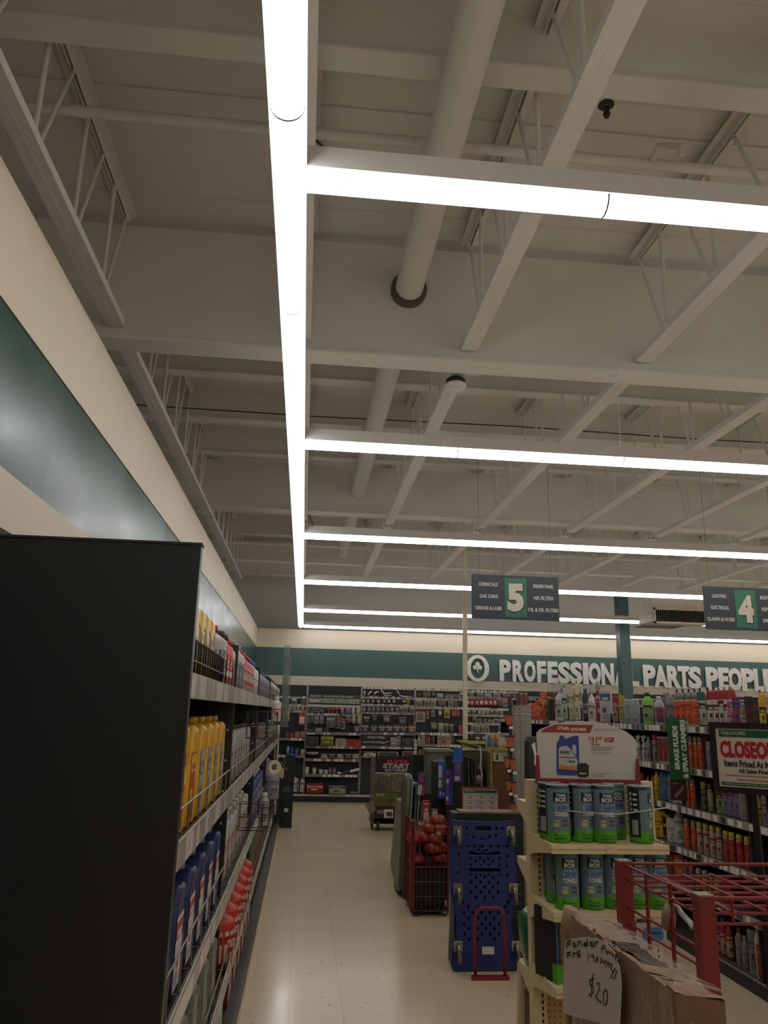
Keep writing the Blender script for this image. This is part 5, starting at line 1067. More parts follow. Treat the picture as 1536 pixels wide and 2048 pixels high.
t = put_text(MB(), 'SYNTEC', P(1192, 1500)[0], P(1192, 1490)[1], 17 * wpx, 4 * wpx, 0, bold=.03); put_text(t, 'Full Synthetic 5 Quarts and', P(1205, 1500)[0], P(1205, 1495.5)[1], 44 * wpx, 3.4 * wpx, 0, bold=.02); put_text(t, 'a Microgard Select Filter', P(1203, 1500)[0], P(1203, 1500)[1], 40 * wpx, 3.4 * wpx, 0, bold=.02)
for (x0, x1, y) in ((1188, 1240, 1459), (1188, 1228, 1462), (1184, 1222, 1505), (1184, 1216, 1508), (1186, 1222, 1547), (1186, 1210, 1550), (1186, 1208, 1553)): t.prism([P(x0, y), P(x1, y + .3), P(x1, y - .3), P(x0, y - .6)], -.0006, 0)
B('small_lettering', t, M('#3c3834', .5), g)
# printed picture of a blue jug and a black filter
v, f = solid2d([[P(x, y) for x, y in ((1113, 1545), (1116, 1550), (1154, 1551), (1158, 1546), (1158, 1500), (1157, 1474), (1154, 1471), (1146, 1472), (1130, 1478), (1128, 1472), (1119, 1471), (1118, 1480), (1113, 1486))], [P(x, y) for x, y in ((1152, 1511), (1145, 1503), (1144, 1493), (1147, 1488), (1151, 1490), (1153, 1500))]], .001)
B('jug_picture', MB().add([(a_, b_ - .001, c_) for a_, b_, c_ in v], f), M('#26347c', .4, var=.2, scale=18), g)
t = MB().prism([P(1117, 1538), P(1117, 1497), P(1122, 1493), P(1134, 1491), P(1142, 1500), P(1155, 1520), P(1154, 1540)], -.0024, -.0016); t.prism([P(1118, 1538), P(1118, 1527), P(1136, 1533), P(1154, 1531), P(1154, 1541)], -.003, -.0024, m=1)
B('jug_label', t, [M('#a8a8a4', .5), M('#b8741c', .5, var=.3, scale=50)], g)
B('jug_lettering', put_text(MB(), 'SYNTEC', P(1129, 1500)[0], P(1129, 1505)[1], 20 * wpx, 6 * wpx, -.003, bold=.03, slant=.15), INK, g)
B('grade_lettering', put_text(MB(), '5W-20', P(1142, 1500)[0], P(1142, 1523)[1], 13 * wpx, 4 * wpx, -.003, bold=.03), INK, g)
B('label_rule', MB().prism([P(1118, 1515), P(1150, 1516), P(1150, 1514.5), P(1118, 1513.5)], -.003, -.0024), INK, g)
B('filter_picture', MB().prism([P(1155, 1552), P(1155, 1530), P(1160, 1526), P(1172, 1526), P(1177, 1531), P(1177, 1551), P(1172, 1554), P(1160, 1554)], -.004, -.003).prism([P(1158, 1548), P(1172, 1549), P(1172, 1546), P(1158, 1545)], -.0046, -.004, m=1), [M('#1c1a1a', .4, var=.2, scale=20), M('#a8a49c', .4)], g)
# green packs and a pale plastic ramp beside the endcap
a = at(1047, 1780, 1, 3.86); b = at(1048, 1895, 1, 3.86)
g = E('green_jug', (a.x, 3.86, .541), 0, 'curved dark green plastic pack on the far side shelf of the endcap', 'pack')
B('body', MB().rings([(.03, 0, 0, .02, .05, .02), (.02, 0, .05, .03, .06, .02), (.01, 0, .2, .03, .06, .02), (.02, 0, a.z - b.z - .02, .02, .05, .02), (.03, 0, a.z - b.z, .01, .03, .01)]), M('#0f5c34', .3), g); B('white_print', MB().box(.0, .02, -.064, -.061, .12, .16), M('#7ca88c', .5), g)
a = at(1046, 1920, 1, 3.95)
g = E('plastic_ramp', (a.x, 3.95, 0), 0, 'cream plastic ramp panel standing left of the endcap foot', 'ramp')
v, f = solid2d([[(-.035, 0), (.06, 0), (.06, a.z - .05), (.03, a.z), (-.01, a.z + .005), (-.025, a.z - .02)], [(.0, .18), (.03, .16), (.03, a.z - .1), (.0, a.z - .12)]], .05, .008)
B('panel', MB().add(v, f, 0, True), M('#b8a88c', .4), g); B('recess', MB().box(.0, .03, .01, .02, .16, a.z - .1), M('#a09078', .5), g)
a = at(1052, 1690, 1, 4.1)
g = E('towel_pack', (a.x, 3.9, .995), 0, 'sliver of a green and grey towel pack behind the endcap upright', 'pack')
B('pack', MB().box(-.03, .05, 0, .1, .0, .2), LBL, g); B('green_base', MB().box(-.031, .051, -.001, .1, 0, .05), LGR, g)
# ---------------------------------------------------------------- things standing in and beside the aisle
# blue creeper leaning upright
YC_ = 5.62
p0, p1 = at(903, 1640, 1, YC_), at(1031, 1648, 1, YC_)
w = p1.x - p0.x; h = p0.z - .01
CB = M('#1a2e68', .38, var=.06, scale=5)
def dia(x, z, r): return [(x, z - r), (x + r * .8, z), (x, z + r), (x - r * .8, z)][::-1]
u = lambda a, b: (a * w, b * h)
outl = [u(.03, .0), u(.0, .04), u(.02, .13), u(.085, .22), u(.09, .33), u(.03, .44), u(.0, .5), u(.0, .84), u(.02, .88), u(.01, .96), u(.04, .995), u(.3, .985), u(.7, .985), u(.95, .995), u(.99, .96), u(.98, .88), u(1, .84), u(1, .5), u(.97, .44), u(.91, .33), u(.915, .22), u(.98, .13), u(1, .04), u(.97, 0)]
holes = []
rr = random.Random(4)
for (x, z) in [(.16, .94), (.25, .94), (.71, .94), (.80, .94), (.25, .895), (.35, .88), (.6, .88), (.7, .895), (.48, .865)] + [(.26, .82), (.36, .82), (.48, .815), (.62, .82), (.73, .82), (.87, .82), (.43, .79), (.55, .79), (.12, .76), (.87, .75), (.12, .69), (.86, .68), (.10, .63), (.86, .62)] \
        + [(x, z) for z, xs_ in ((.735, (.3, .45, .58, .75)), (.715, (.38, .51, .64)), (.695, (.3, .45, .58, .75)), (.625, (.3, .45, .58, .74)), (.605, (.38, .51, .64)), (.57, (.3, .45, .58, .72)), (.54, (.38, .51, .64)), (.505, (.3, .45, .58, .72)), (.47, (.38, .51, .64)),
                             (.44, (.17, .87)), (.41, (.26, .82)), (.40, (.4, .52, .65)), (.37, (.19, .33, .46, .59, .72, .86)), (.335, (.27, .4, .52, .65, .79)), (.295, (.19, .46, .59, .72)), (.265, (.27, .4, .52, .65, .79)), (.23, (.2, .46, .59, .72)), (.195, (.27, .4, .65))) for x in xs_]:
    holes.append(dia(x * w, z * h, .012))
slots = [[u(.38, .925), u(.38, .955), u(.62, .955), u(.62, .925)][::-1], [u(.28, .76), u(.28, .78), u(.75, .78), u(.75, .76)][::-1], [u(.28, .645), u(.28, .665), u(.75, .665), u(.75, .645)][::-1]]
g = E('creeper', (p0.x, YC_ + .02, .01), 0, 'blue plastic mechanics creeper standing upright in the aisle', 'creeper')
g.rotation_euler = (-.02, 0, 0)
v, f = solid2d([outl] + holes + slots, .05, .006)
B('board', MB().add(v, f), CB, g)
B('head_ridge', MB().prism([u(.03, .845), u(.35, .85), u(.42, .865), u(.6, .865), u(.66, .85), u(.97, .845), u(.97, .83), u(.03, .83)], -.035, -.022), CB, g)
B('side_rim', MB().tube([(x, -.022, z) for x, z in outl], .006, 5, closed=True), CB, g)
CH = M('#a8a49a', .2, .8)
for (x, z, o_) in ((.10, .91, 'upper left'), (.93, .91, 'upper right'), (.10, .52, 'middle left'), (.95, .52, 'middle right'), (.10, .14, 'lower left'), (.97, .14, 'lower right')):
    c = B('caster', MB().box(x * w - .03, x * w + .03, -.031, -.025, z * h - .02, z * h + .045).lathe([(.022, 0), (.024, .02), (.012, .03)], 12).xf(Matrix()) if False else MB().box(x * w - .03, x * w + .03, -.031, -.025, z * h - .02, z * h + .045).tube([(x * w, -.03, z * h + .02), (x * w, -.06, z * h + .015), (x * w, -.075, z * h - .03)], .012, 8), CH, g)
    B('wheel', MB().lathe([(.034, -.011), (.036, -.006), (.036, .006), (.034, .011)], 18).xf(Matrix.Translation((x * w, -.075, z * h - .045)) @ Matrix.Rotation(math.pi / 2, 4, 'Y')), M('#5c584e', .4), c)
B('white_ticket', MB().box(w * .46, w * .64, -.029, -.026, h * .1, h * .15), TAGW, g)
# red tube frame in front of it
a, b, t_ = at(942, 1953, 1, 5.5), at(1013, 1953, 1, 5.5), at(978, 1810, 1, 5.5)
W = b.x - a.x; H = t_.z
g = E('tube_stand', (a.x, 5.46, 0), 0, 'red tubular frame standing in front of the blue creeper', 'stand')
B('hoop', MB().tube([(.02, 0, .02), (.02, .0, H - .06), (.03, 0, H - .025), (.06, 0, H - .008), (W - .06, 0, H - .008), (W - .03, 0, H - .025), (W - .02, 0, H - .06), (W - .02, 0, .02)], .011, 8), M('#7c1c1c', .4), g)
B('foot_bar', MB().box(-.005, W + .005, -.02, .02, 0, .022), M('#7c1c1c', .4), g)
# black board box behind the creeper
a, b = at(918, 1622, 1, 5.8), at(1043, 1622, 1, 5.8)
g = E('flat_carton', (a.x, 5.76, 0), 0, 'tall flat black carton with a tan top edge behind the blue creeper', 'box')
W = b.x - a.x + .0
B('carton', MB().box(-.05, W, 0, .16, 0, a.z - .01), M('#121614', .5), g); B('tan_edge', MB().box(.0, W, -.002, .16, a.z - .01, a.z + .002), M('#7c6448', .6), g)
mb = MB()
for i, z in enumerate((.50, .44, .38, .33, .27, .2)): mb.box(W - .06 + .01 * (i % 3), W - .025, -.002, 0, z, z + .004)
mb.box(W - .028, W - .018, -.002, 0, .66, .68)
B('white_print', mb, M('#8c9088', .5), g)
g = E('clear_bag', (at(897, 1800, 1, 5.7).x, 5.72, 0), 0, 'clear plastic wrapped panel edge on the left of the blue creeper', 'bag')
B('film', MB().prism([(.0, .05), (.03, .0), (.045, .02), (.04, .6), (.02, .62)], -.01, .01), M('#8c9088', .15, trans=.4), g)
# price sign in a red frame
a, b = at(926, 1626, 1, 6.3), at(996, 1578, 1, 6.3); W = b.x - a.x; H = b.z - a.z
g = E('price_board', (a.x, 6.3, 0), 0, 'white price list with green header in a red frame above the creeper', 'sign')
z = a.z
B('red_frame', MB().box(-.01, W + .01, 0, .012, z - .012, z).box(-.01, W + .01, 0, .012, z + H, z + H + .012).box(-.01, 0, 0, .012, z, z + H).box(W, W + .01, 0, .012, z, z + H).box(W * .2, W * .2 + .02, .012, .03, .02, z + .02).box(W * .8, W * .8 + .02, .012, .03, .02, z + .02), M('#7c1818', .45), g)
B('sheet', MB().box(0, W, .004, .008, z, z + H), M('#b8b0a0', .5), g); B('green_header', MB().box(.006, W - .006, .002, .004, z + H * .82, z + H * .95), M('#1c5c34', .45), g)
B('header_lettering', put_text(MB(), "O'Reilly", W * .2, z + H * .885, W * .28, H * .07, .0015), M('#a8b8a0', .5), g)
mb = MB()
for i in range(3):
    for j in range(3):
        x = W * (.06 + .32 * i); zz = z + H * (.62 - .23 * j); mb.box(x, x + W * .22, .003, .004, zz + H * .1, zz + H * .115); mb.box(x + W * .1, x + W * .18, .003, .004, zz, zz + H * .04)
B('small_print', mb, M('#4c4840', .5), g)
B('base', MB().box(-.0, W, -.05, .1, 0, .02), M('#7c1818', .45), g)

# red wire dump bin with red packs
a, b = at(822, 1832, 2, 0), at(898, 1835, 2, 0)
YW = 7.05; xa, xb = at(824, 1815, 1, YW).x, at(897, 1815, 1, YW).x; W = xb - xa; ztop = at(824, 1642, 1, YW).z; zm = at(860, 1735, 1, YW).z; zb = at(860, 1822, 1, YW).z
RW = M('#7c1f1c', .4)
g = E('wire_bin', (xa, YW, 0), 0, 'red wire dump bin beside the blue creeper', 'bin')
B('post', MB().box(-.02, .02, .0, .03, zb, ztop), RW, g); B('post', MB().box(W - .01, W + .01, .0, .03, zb, ztop * .98), RW, g)
B('post', MB().box(-.02, .02, .42, .45, zb, ztop), RW, g); B('post', MB().box(W - .01, W + .01, .42, .45, zb, ztop), RW, g)
mb = MB()
n = 8
for i in range(n + 1):
    x = W * i / n; mb.bar((x, 0, zb), (x, 0, zm), .003, 4)
for i in range(4):
    z = zb + (zm - zb) * i / 3; mb.bar((0, 0, z), (W, 0, z), .0035, 4).bar((0, 0, z), (0, .45, z), .0035, 4)
for i in range(8): mb.bar((0, .45 * i / 7, zb), (0, .45 * i / 7, ztop), .003, 4)
for z in (zm, (zm + ztop) / 2, ztop): mb.bar((0, 0, z), (0, .45, z), .004, 4)
B('wire_mesh', mb, M('#6c5c48', .4, .4), g)
mb = MB()
for i in range(6): mb.bar((W * i / 5, 0, zm), (W * i / 5, 0, ztop * .93), .003, 4)
mb.bar((0, 0, zm), (W, 0, zm), .005, 5).bar((0, 0, ztop * .93), (W, 0, ztop * .93), .005, 5)
B('upper_wires', mb, RW, g)
B('leg_loop', MB().tube([(.0, 0, zb), (.02, -.01, .01), (.04, -.01, .005), (.09, 0, zb)], .006, 6), M('#3c2820', .4, .5), g); B('leg_loop', MB().tube([(W - .09, 0, zb), (W - .03, -.01, .005), (W, 0, zb)], .006, 6), M('#3c2820', .4, .5), g)
B('bottom_tray', MB().box(0, W, 0, .45, zb, zb + .01), M('#1c1614', .5), g); B('upper_tray', MB().box(0, W, 0.01, .44, zm, zm + .008), M('#3c1c18', .5), g)
B('dark_liner', MB().box(.02, W - .02, .05, .42, zb + .01, zm - .02), M('#161210', .6), g)
rr = random.Random(11)
k = 0
rows = [(.05, .05), (.05, .25), (.14, .19), (.14, .27), (.22, .03), (.22, .12), (.22, .22), (.29, .18), (.29, .27), (.36, .24)]
for dz, dx in rows:
    e = E('foam_pack', (xa + min(dx, W - .06), YW + .1 + .05 * (k % 2), zm + dz - .04), rr.uniform(-.5, .5), 'red shrink wrapped pack in the wire bin, %s' % ['bottom left', 'bottom right', 'lower middle', 'lower right', 'left, bright', 'beside the bright one', 'middle right', 'upper middle', 'upper right', 'topmost'][k], 'pack', 'red packs in the wire bin')
    s_ = .066; B('wrap', MB().rings([(0, 0, 0, s_ * .7, s_ * .7, .03), (0, 0, .02, s_, s_, .04), (0, 0, .06, s_ * .98, s_, .04), (0, 0, .085, s_ * .6, s_ * .7, .03)]), M('#982a24' if dx < .1 else '#8a3024', .35, var=.25, scale=30, bump=.3), e)
    B('seal', MB().box(-.02, .02, -s_ - .004, -s_ + .002, .03, .055), M('#a8584c', .4), e); k += 1
p = at(876, 1665, 1, YW + .05); e = E('star_tag', (p.x, YW + .0, p.z), 0, 'pale pink star tag on the topmost red pack', 'tag')
B('tag_card', MB().prism([(.03 * (1 if i % 2 else .7) * math.cos(i * math.pi / 5), .022 * (1 if i % 2 else .7) * math.sin(i * math.pi / 5)) for i in range(10)], 0, .003), M('#b88c84', .5), e); B('hang_loop', MB().bar((0, 0, .015), (0, .03, .05), .002, 4), M('#8c847c', .5), e)
for i, (px, py, wp, hp, c, l) in enumerate(((828, 1650, 8, 26, '#5c4440', 'small mottled carton at the left rim of the wire bin'), (840, 1658, 10, 34, '#7c3c38', 'red printed carton with writing in the wire bin'), (851, 1635, 12, 52, '#a03030', 'tall narrow red and white carton rising from the bin'), (868, 1645, 11, 44, '#8c5c58', 'patterned pink carton beside the tall red one'))):
    p = at(px, py + hp / 2, 1, YW + .3); s_ = mpp(px, py, 1, YW + .3)
    put('carton', carton(round(wp * s_ * 1.1, 3), round(hp * s_ * 1.3, 3), .04, c, '#b8a8a0', c, i), (p.x, YW + .3, zm + .01 if i < 0 else p.z - .05), .1 * i - .1, l, 'box')

# black display columns with wiper refills
DKD = M('#15140f', .55)
def column(px0, px1, py0, Y, l, name='display_column', d=.3, zb_=0):
    a, b = at(px0, py0, 1, Y), at(px1, py0, 1, Y)
    g = E(name, (a.x, Y, zb_), 0, l, 'display'); B('case', MB().box(0, b.x - a.x, 0, d, 0, a.z - zb_), DKD, g); B('top_lip', MB().box(-.004, b.x - a.x + .004, -.006, .02, a.z - zb_, a.z - zb_ + .012), M('#3a362e', .5), g); return g, b.x - a.x, a.z
column(818, 846, 1588, 8.4, 'short black display column left of the wiper packs')
column(846, 861, 1590, 7.8, 'grey black box column behind the red cartons', d=.2)
column(874, 925, 1525, 7.75, 'tall black wiper display behind the creeper', d=.35)
column(893, 905, 1512, 7.6, 'narrow black wiper display column with a blue strip', d=.1)
def strip_pack(px0, px1, py0, py1, Y, cols, l, tilt=0):
    a, b = at(px0, py1, 1, Y), at(px1, py0, 1, Y); w, h = b.x - a.x, b.z - a.z
    e = E('wiper_pack', (a.x, Y, a.z), 0, l, 'pack'); e.rotation_euler = (0, tilt, 0)
    B('sleeve', MB().box(0, w, 0, .02, 0, h), M(cols[0], .4, var=.15, scale=20), e)
    mb = MB()
    for (x0, x1, z0, z1, m) in cols[1]: mb.box(w * x0, w * x1, -.002, 0, h * z0, h * z1, m)
    B('print', mb, [M('#a8a8a4', .4), M('#a02c2c', .4), M('#2c4ca0', .4), M('#5c5c54', .4)], e)
    return e
strip_pack(876, 892, 1525, 1557, 7.55, ('#1f58a8', [(.05, .5, .05, .8, 0), (.6, .9, .1, .3, 1)]), 'blue wiper pack with white side strip, top of the left strip')
strip_pack(876, 892, 1557, 1597, 7.55, ('#2c3c8c', [(.05, .4, .55, .95, 0), (.45, .95, .5, .98, 3), (.2, .4, .15, .35, 0), (.6, .8, .1, .3, 0)]), 'blue wiper pack with grey window, bottom of the left strip')
strip_pack(891, 905, 1540, 1610, 7.5, ('#1f3c8c', [(.05, .5, .85, .99, 1), (.1, .5, .62, .75, 0), (.7, .95, .72, .8, 1), (.1, .45, .48, .6, 1), (.1, .4, .28, .45, 3), (.1, .4, .12, .25, 0), (.0, .4, .0, .1, 1)]), 'long blue wiper strip with red blocks')
strip_pack(908, 925, 1496, 1523, 7.4, ('#1c5cac', [(.2, .3, .1, .8, 2), (.45, .55, .05, .9, 2), (.7, .8, .15, .7, 2)]), 'bright blue pack hanging under the yellow sheet')
strip_pack(908, 922, 1524, 1565, 7.4, ('#3c3c84', [(.3, .9, .6, .9, 3), (.6, .95, .45, .6, 1), (.1, .8, .1, .3, 0)]), 'purple blue pack below the bright blue one')
strip_pack(833, 848, 1544, 1590, 7.6, ('#2c3c84', [(.2, .7, .55, .95, 1), (.1, .65, .02, .45, 0), (.75, 1, .0, .5, 1)]), 'blue pack with orange red figure and silver chain print', .1)
column(845, 858, 1588, 7.65, 'dark box under the tilted blue pack', d=.1)
# grey tote and black case behind
a, b, c = at(856, 1498, 1, 8.6), at(904, 1500, 1, 8.6), at(858, 1640, 1, 8.6)
W = b.x - a.x
g = E('storage_tote', (a.x, 8.6, .25), 0, 'grey green plastic tote standing on end behind the wiper packs', 'tote')
H = a.z - .25
B('tub', MB().prism([(.01, 0), (W - .01, 0), (W, H - .03), (0, H - .03)], 0, .3), M('#5c6054', .5, var=.05), g); B('lid_rim', MB().box(-.015, W + .015, -.02, .3, H - .03, H), M('#6c7062', .5), g)
B('ribs', MB().box(W * .2, W * .22, -.006, 0, .1, H * .7).box(W * .5, W * .52, -.006, 0, .1, H * .7).box(W * .8, W * .82, -.006, 0, .1, H * .7), M('#5c6054', .5), g)
g = E('stock_base', (a.x - .2, 8.62, 0), 0, 'low dark plinth carrying the grey green tote', 'plinth'); B('block', MB().box(0, .8, 0, .5, 0, .24), DKD, g); B('top_board', MB().box(-.01, .81, -.01, .51, .24, .248), M('#2a2620', .5), g)
column(826, 856, 1511, 9.2, 'square black case beside the grey tote', d=.3)
g = E('crumpled_bag', at(883, 1524, 1, 8.4), 0, 'small crumpled brown and white bag on top of the wiper column', 'bag'); B('bag_body', MB().rings([(0, 0, -.03, .05, .03, .02), (.01, 0, .0, .045, .03, .02), (-.01, 0, .03, .02, .02, .01)]), M('#6c5844', .5, var=.4, scale=30, bump=.5), g); B('white_patch', MB().box(-.02, .01, -.032, -.03, -.01, .012), TAGW, g)

# light grey board, soft pads leaning in a row
def leaning(px_t, px_b, py_t, py_b, Y, th, col, l, name, cat, wz_=.5):
    t0 = at(px_t, py_t, 1, Y); b0 = at(px_b, py_b, 2, 0)
    g = E(name, (b0.x, b0.y, 0), 0, l, cat)
    H = t0.z; dx = t0.x - b0.x
    return g, H, dx
g, H, dx = leaning(806, 786, 1600, 1757, 8.6, .05, '', 'tall grey beige folded board at the edge of the aisle', 'folded_board', 'board')
g.location = (1.0, 8.3, 0)
B('board', MB().add([(0, 0, .1), (.02, 0, 0.0), (.1, 0, 0), (.12, 0, .1), (.0, .5, .1), (.02, .5, 0), (.1, .5, 0), (.12, .5, .1), (.05, 0, H), (.13, 0, H), (.05, .5, H), (.13, .5, H)], [(0, 1, 2, 3), (4, 7, 6, 5), (0, 3, 9, 8), (4, 10, 11, 7), (0, 8, 10, 4), (3, 7, 11, 9), (8, 9, 11, 10), (0, 4, 5, 1), (1, 5, 6, 2), (2, 6, 7, 3)]), M('#8a8068', .5, var=.06), g)
B('fold_line', MB().box(.03, .032, -.003, 0, .1, H * .9), M('#5c5444', .6), g)
# padded mats
PADC = [('#56584c', 'grey green shiny padded mat, tallest of the leaning mats', 1.02, 1.02, 7.7, .07), ('#2c3630', 'dark green padded mat with piped edge behind the grey one', .98, 1.10, 7.72, .05), ('#15302a', 'dark teal folded mat with loose hanging corner', .80, 1.155, 7.68, .04)]
for i, (c_, l, H, x, y, t_) in enumerate(PADC):
    g = E('padded_mat', (x - .04, y, .02 if i else .06), 0, l, 'mat'); g.rotation_euler = (0, .06, 0)
    rs = [(0, .1, 0, t_ * .4, .1, .02), (0, .1, .04, t_ * .5, .13, .03), (0, .1, H * .5, t_ * .5, .14, .03), (0, .1, H - .05, t_ * .5, .14, .03), (0, .1, H, t_ * .35, .1, .02)]
    B('pad', MB().rings(rs), M(c_, .28, var=.12, scale=6, bump=.3), g)
    mb = MB().tube([(0 + t_ * .5, -.04, .05), (t_ * .5, -.045, H * .5), (t_ * .45, -.04, H - .04), (0, -.03, H - .0)], .006, 6)
    B('piping', mb, M('#a8a494' if i < 2 else '#1c2c26', .35), g)
g = E('dustpan', (.99, 7.88, 0), 0, 'grey rounded plastic foot at the bottom of the leaning boards', 'foot')
B('foot_block', MB().rings([(.03, .1, 0, .06, .1, .04), (.03, .1, .05, .07, .12, .05), (.02, .1, .1, .05, .1, .04)]), M('#6c6450', .5), g); B('cap', MB().rings([(.02, .1, .1, .03, .06, .02), (.02, .1, .13, .02, .05, .02)]), M('#7c7460', .5), g)
g = E('wire_rack', (1.13, 8.95, 0), 0, 'dark wire rack of folded packs behind the leaning boards', 'rack')
mb = MB()
for i in range(5): mb.bar((.02 + i * .05, 0, .3), (.02 + i * .05, 0, 1.0 - .05 * abs(i - 3)), .005, 5)
for z in (.3, .6, .93): mb.bar((0, 0, z), (.25, 0, z), .005, 5)
mb.bar((0, 0, 0), (0, 0, .9), .008, 5).bar((.25, 0, 0), (.25, 0, .9), .008, 5)
B('wire_frame', mb, M('#2c2822', .4, .4), g)
for i in range(5): B('folded_pack', MB().prism([(-.0, .35 + i * .1), (.2, .30 + i * .1), (.22, .36 + i * .1), (.02, .42 + i * .1)], .01, .1), M(('#6c6454', '#4c4838')[i % 2], .5, var=.3, scale=20), g)

# battery rack on casters
YB2 = 11.8
a, b = at(751, 1515, 1, YB2), at(834, 1518, 1, YB2); W = at(868, 1518, 1, YB2).x - a.x
zt = a.z; zf = lambda py: at(790, py, 1, YB2).z
g = E('battery_rack', (a.x, YB2, 0), 0, 'wheeled battery display rack with SUPER START BATTERIES header', 'display rack')
B('header_panel', MB().box(0, W, 0, .03, zf(1545), zt + .03), M('#121212', .45), g)
t = put_text(MB(), 'SUPER', (at(796, 1523, 1, YB2).x - a.x), zf(1523), .34, .055, -.001, bold=.05, slant=.15)
B('red_lettering', t, M('#b0182c', .4), g)
t = put_text(MB(), 'START', (at(793, 1532, 1, YB2).x - a.x), zf(1532), .40, .07, -.001, bold=.05, slant=.15); put_text(t, 'BATTERIES', (at(792, 1541, 1, YB2).x - a.x), zf(1540.5), .32, .04, -.001, bold=.04, slant=.1); put_text(t, '+', (at(814, 1538, 1, YB2).x - a.x), zf(1538), .03, .03, -.001)
B('silver_lettering', t, M('#a8a49c', .35), g)
B('white_rule', MB().box(0, W * .8, -.003, 0, zf(1547), zf(1545.5)), TAGW, g)
PH = lambda c, sc=12: M(c, .5, var=.55, scale=sc)
B('photo_panel', MB().box(.0, .24, -.002, .02, zf(1584), zf(1547)), PH('#5c5c34'), g); B('photo_panel', MB().box(.25, W, -.002, .02, zf(1584), zf(1547)), PH('#6c6450', 16), g)
B('photo_panel', MB().box(.0, W * .7, -.002, .02, zf(1612), zf(1586)), PH('#5c5c20', 8), g)
t = MB(); put_text(t, 'LAWN & GARDEN', .17, zf(1550), .12, .03, -.004); put_text(t, 'POWER SPORT', .08, zf(1590), .12, .04, -.004); put_text(t, 'SUPER START', .1, zf(1624), .12, .05, -.004)
B('panel_lettering', t, M('#b0ac98', .5), g)
B('figure_print', MB().prism([(.02, zf(1582)), (.04, zf(1552)), (.08, zf(1552)), (.12, zf(1570)), (.17, zf(1576)), (.16, zf(1584))], -.004, -.002), M('#4c4848', .5, var=.3, scale=30), g); B('red_can_print', MB().box(.165, .205, -.004, -.002, zf(1583), zf(1575)), M('#a02418', .5), g)
B('lower_board', MB().box(0, W * .9, 0, .4, zf(1648), zf(1612)), M('#3c2418', .6), g)
B('white_label', MB().box(at(768, 1630, 1, YB2).x - a.x, at(786, 1630, 1, YB2).x - a.x, -.004, 0, zf(1636), zf(1619)), TAGW, g); B('label_print', MB().box(at(773, 1630, 1, YB2).x - a.x, at(784, 1630, 1, YB2).x - a.x, -.006, -.004, zf(1633), zf(1624)), M('#3c3830', .5), g)
mb = MB()
for i in range(26):
    z = zf(1630) + (zt - zf(1630)) * i / 25; mb.bar((-.01, 0, z), (-.01, .5, z), .006, 4).bar((-.055, 0, z), (-.0, 0, z), .006, 4)
for x, y in ((-.055, 0), (-.01, 0), (-.01, .5)): mb.bar((x, y, .12), (x, y, zt + .01), .009, 5)
B('side_wires', mb, M('#7c7268', .4, .3), g)
for (x, y) in ((.06, .02), (-.0, .35), (W - .1, .02), (W - .1, .35)):
    c = B('caster', MB().bar((x, y, .12), (x, y, .2), .02, 8).box(x - .02, x + .02, y - .025, y + .025, .06, .13), M('#5c4c40', .4, .5), g)
    B('wheel', MB().lathe([(.05, -.015), (.055, 0), (.05, .015)], 16).xf(Matrix.Translation((x, y, .055)) @ Matrix.Rotation(math.pi / 2, 4, 'Y')), M('#1c1814', .5), c)
B('under_frame', MB().box(-.04, W * .9, 0, .4, .17, zf(1648)), M('#4c382c', .5), g)
B('corner_flap', MB().prism([(-.14, .36), (-.02, .42), (.02, .28), (-.06, .22)], -.01, 0), M('#7c7464', .5), g)

# yellow folded sheet and stick, wire stand, framed panels
YY = 8.2
P3 = lambda x, y, d=0: at(x, y, 1, YY + d)
g = E('yellow_sheet', P3(945, 1495), 0, 'yellow folded poster sheet lying over a wire stand', 'sheet'); o_ = P3(945, 1495)
for (pts, c_) in ((((912, 1480), (940, 1481), (970, 1482), (970, 1488), (925, 1487)), '#a8a848'), (((925, 1488), (945, 1495), (962, 1500), (926, 1501)), '#b8b478')):
    B('fold', MB().prism([(P3(*q).x - o_.x, P3(*q).z - o_.z) for q in pts], 0 if c_ == '#a8a848' else .02, .004 if c_ == '#a8a848' else .024), M(c_, .5), g)
tag(B('cardboard_stick', MB().bar(P3(924, 1486, -.05), P3(962, 1494, -.05), .014, 6), M('#5c4830', .6)), 'brown stick lying across the yellow sheet', 'stick')
tag(B('rope', MB().tube([P3(960, 1493, -.08), P3(962, 1510, -.08), P3(961, 1530, -.08), P3(964, 1550, -.08), P3(963, 1574, -.08)], .009, 6), M('#a89c8c', .6)), 'pale cord hanging straight down beside the yellow sheet', 'cord')
a, b = at(927, 1502, 1, 8.3), at(975, 1600, 1, 8.3)
g = E('panel_rack', (a.x, 8.3, 0), 0, 'dark rack of black framed panels behind the price board', 'rack')
W = b.x - a.x
B('frame', MB().box(-.02, 0, 0, .3, 0, a.z).box(W, W + .02, 0, .3, 0, a.z).box(0, W, .28, .3, 0, a.z), M('#4c4030', .5), g)
for i in range(4): B('panel', MB().box(.01 + i * .035, .03 + i * .035, .0, .25, .2, a.z - .05 - i * .01), M(('#15140f', '#3c3a34')[i % 2], .4), g)
for i, (x, z, c_) in enumerate(((.17, .95, '#6c6a60'), (.2, .75, '#3c2c20'), (.19, .6, '#8c2c24'), (.18, 1.05, '#4c3c30'))): B('hung_item', MB().rings([(x, .05, z, .03, .02, .01), (x, .05, z + .06, .035, .02, .01), (x, .05, z + .1, .02, .015, .01)]), M(c_, .4, var=.4, scale=25), g)
mb = MB()
for i in range(5): mb.bar((-.02 + i * .05, -.02, a.z), (-.02 + i * .05, -.02, a.z + .12), .003, 4)
for z in (0, .06, .12): mb.bar((-.05, -.02, a.z + z), (.22, -.02, a.z + z), .003, 4)
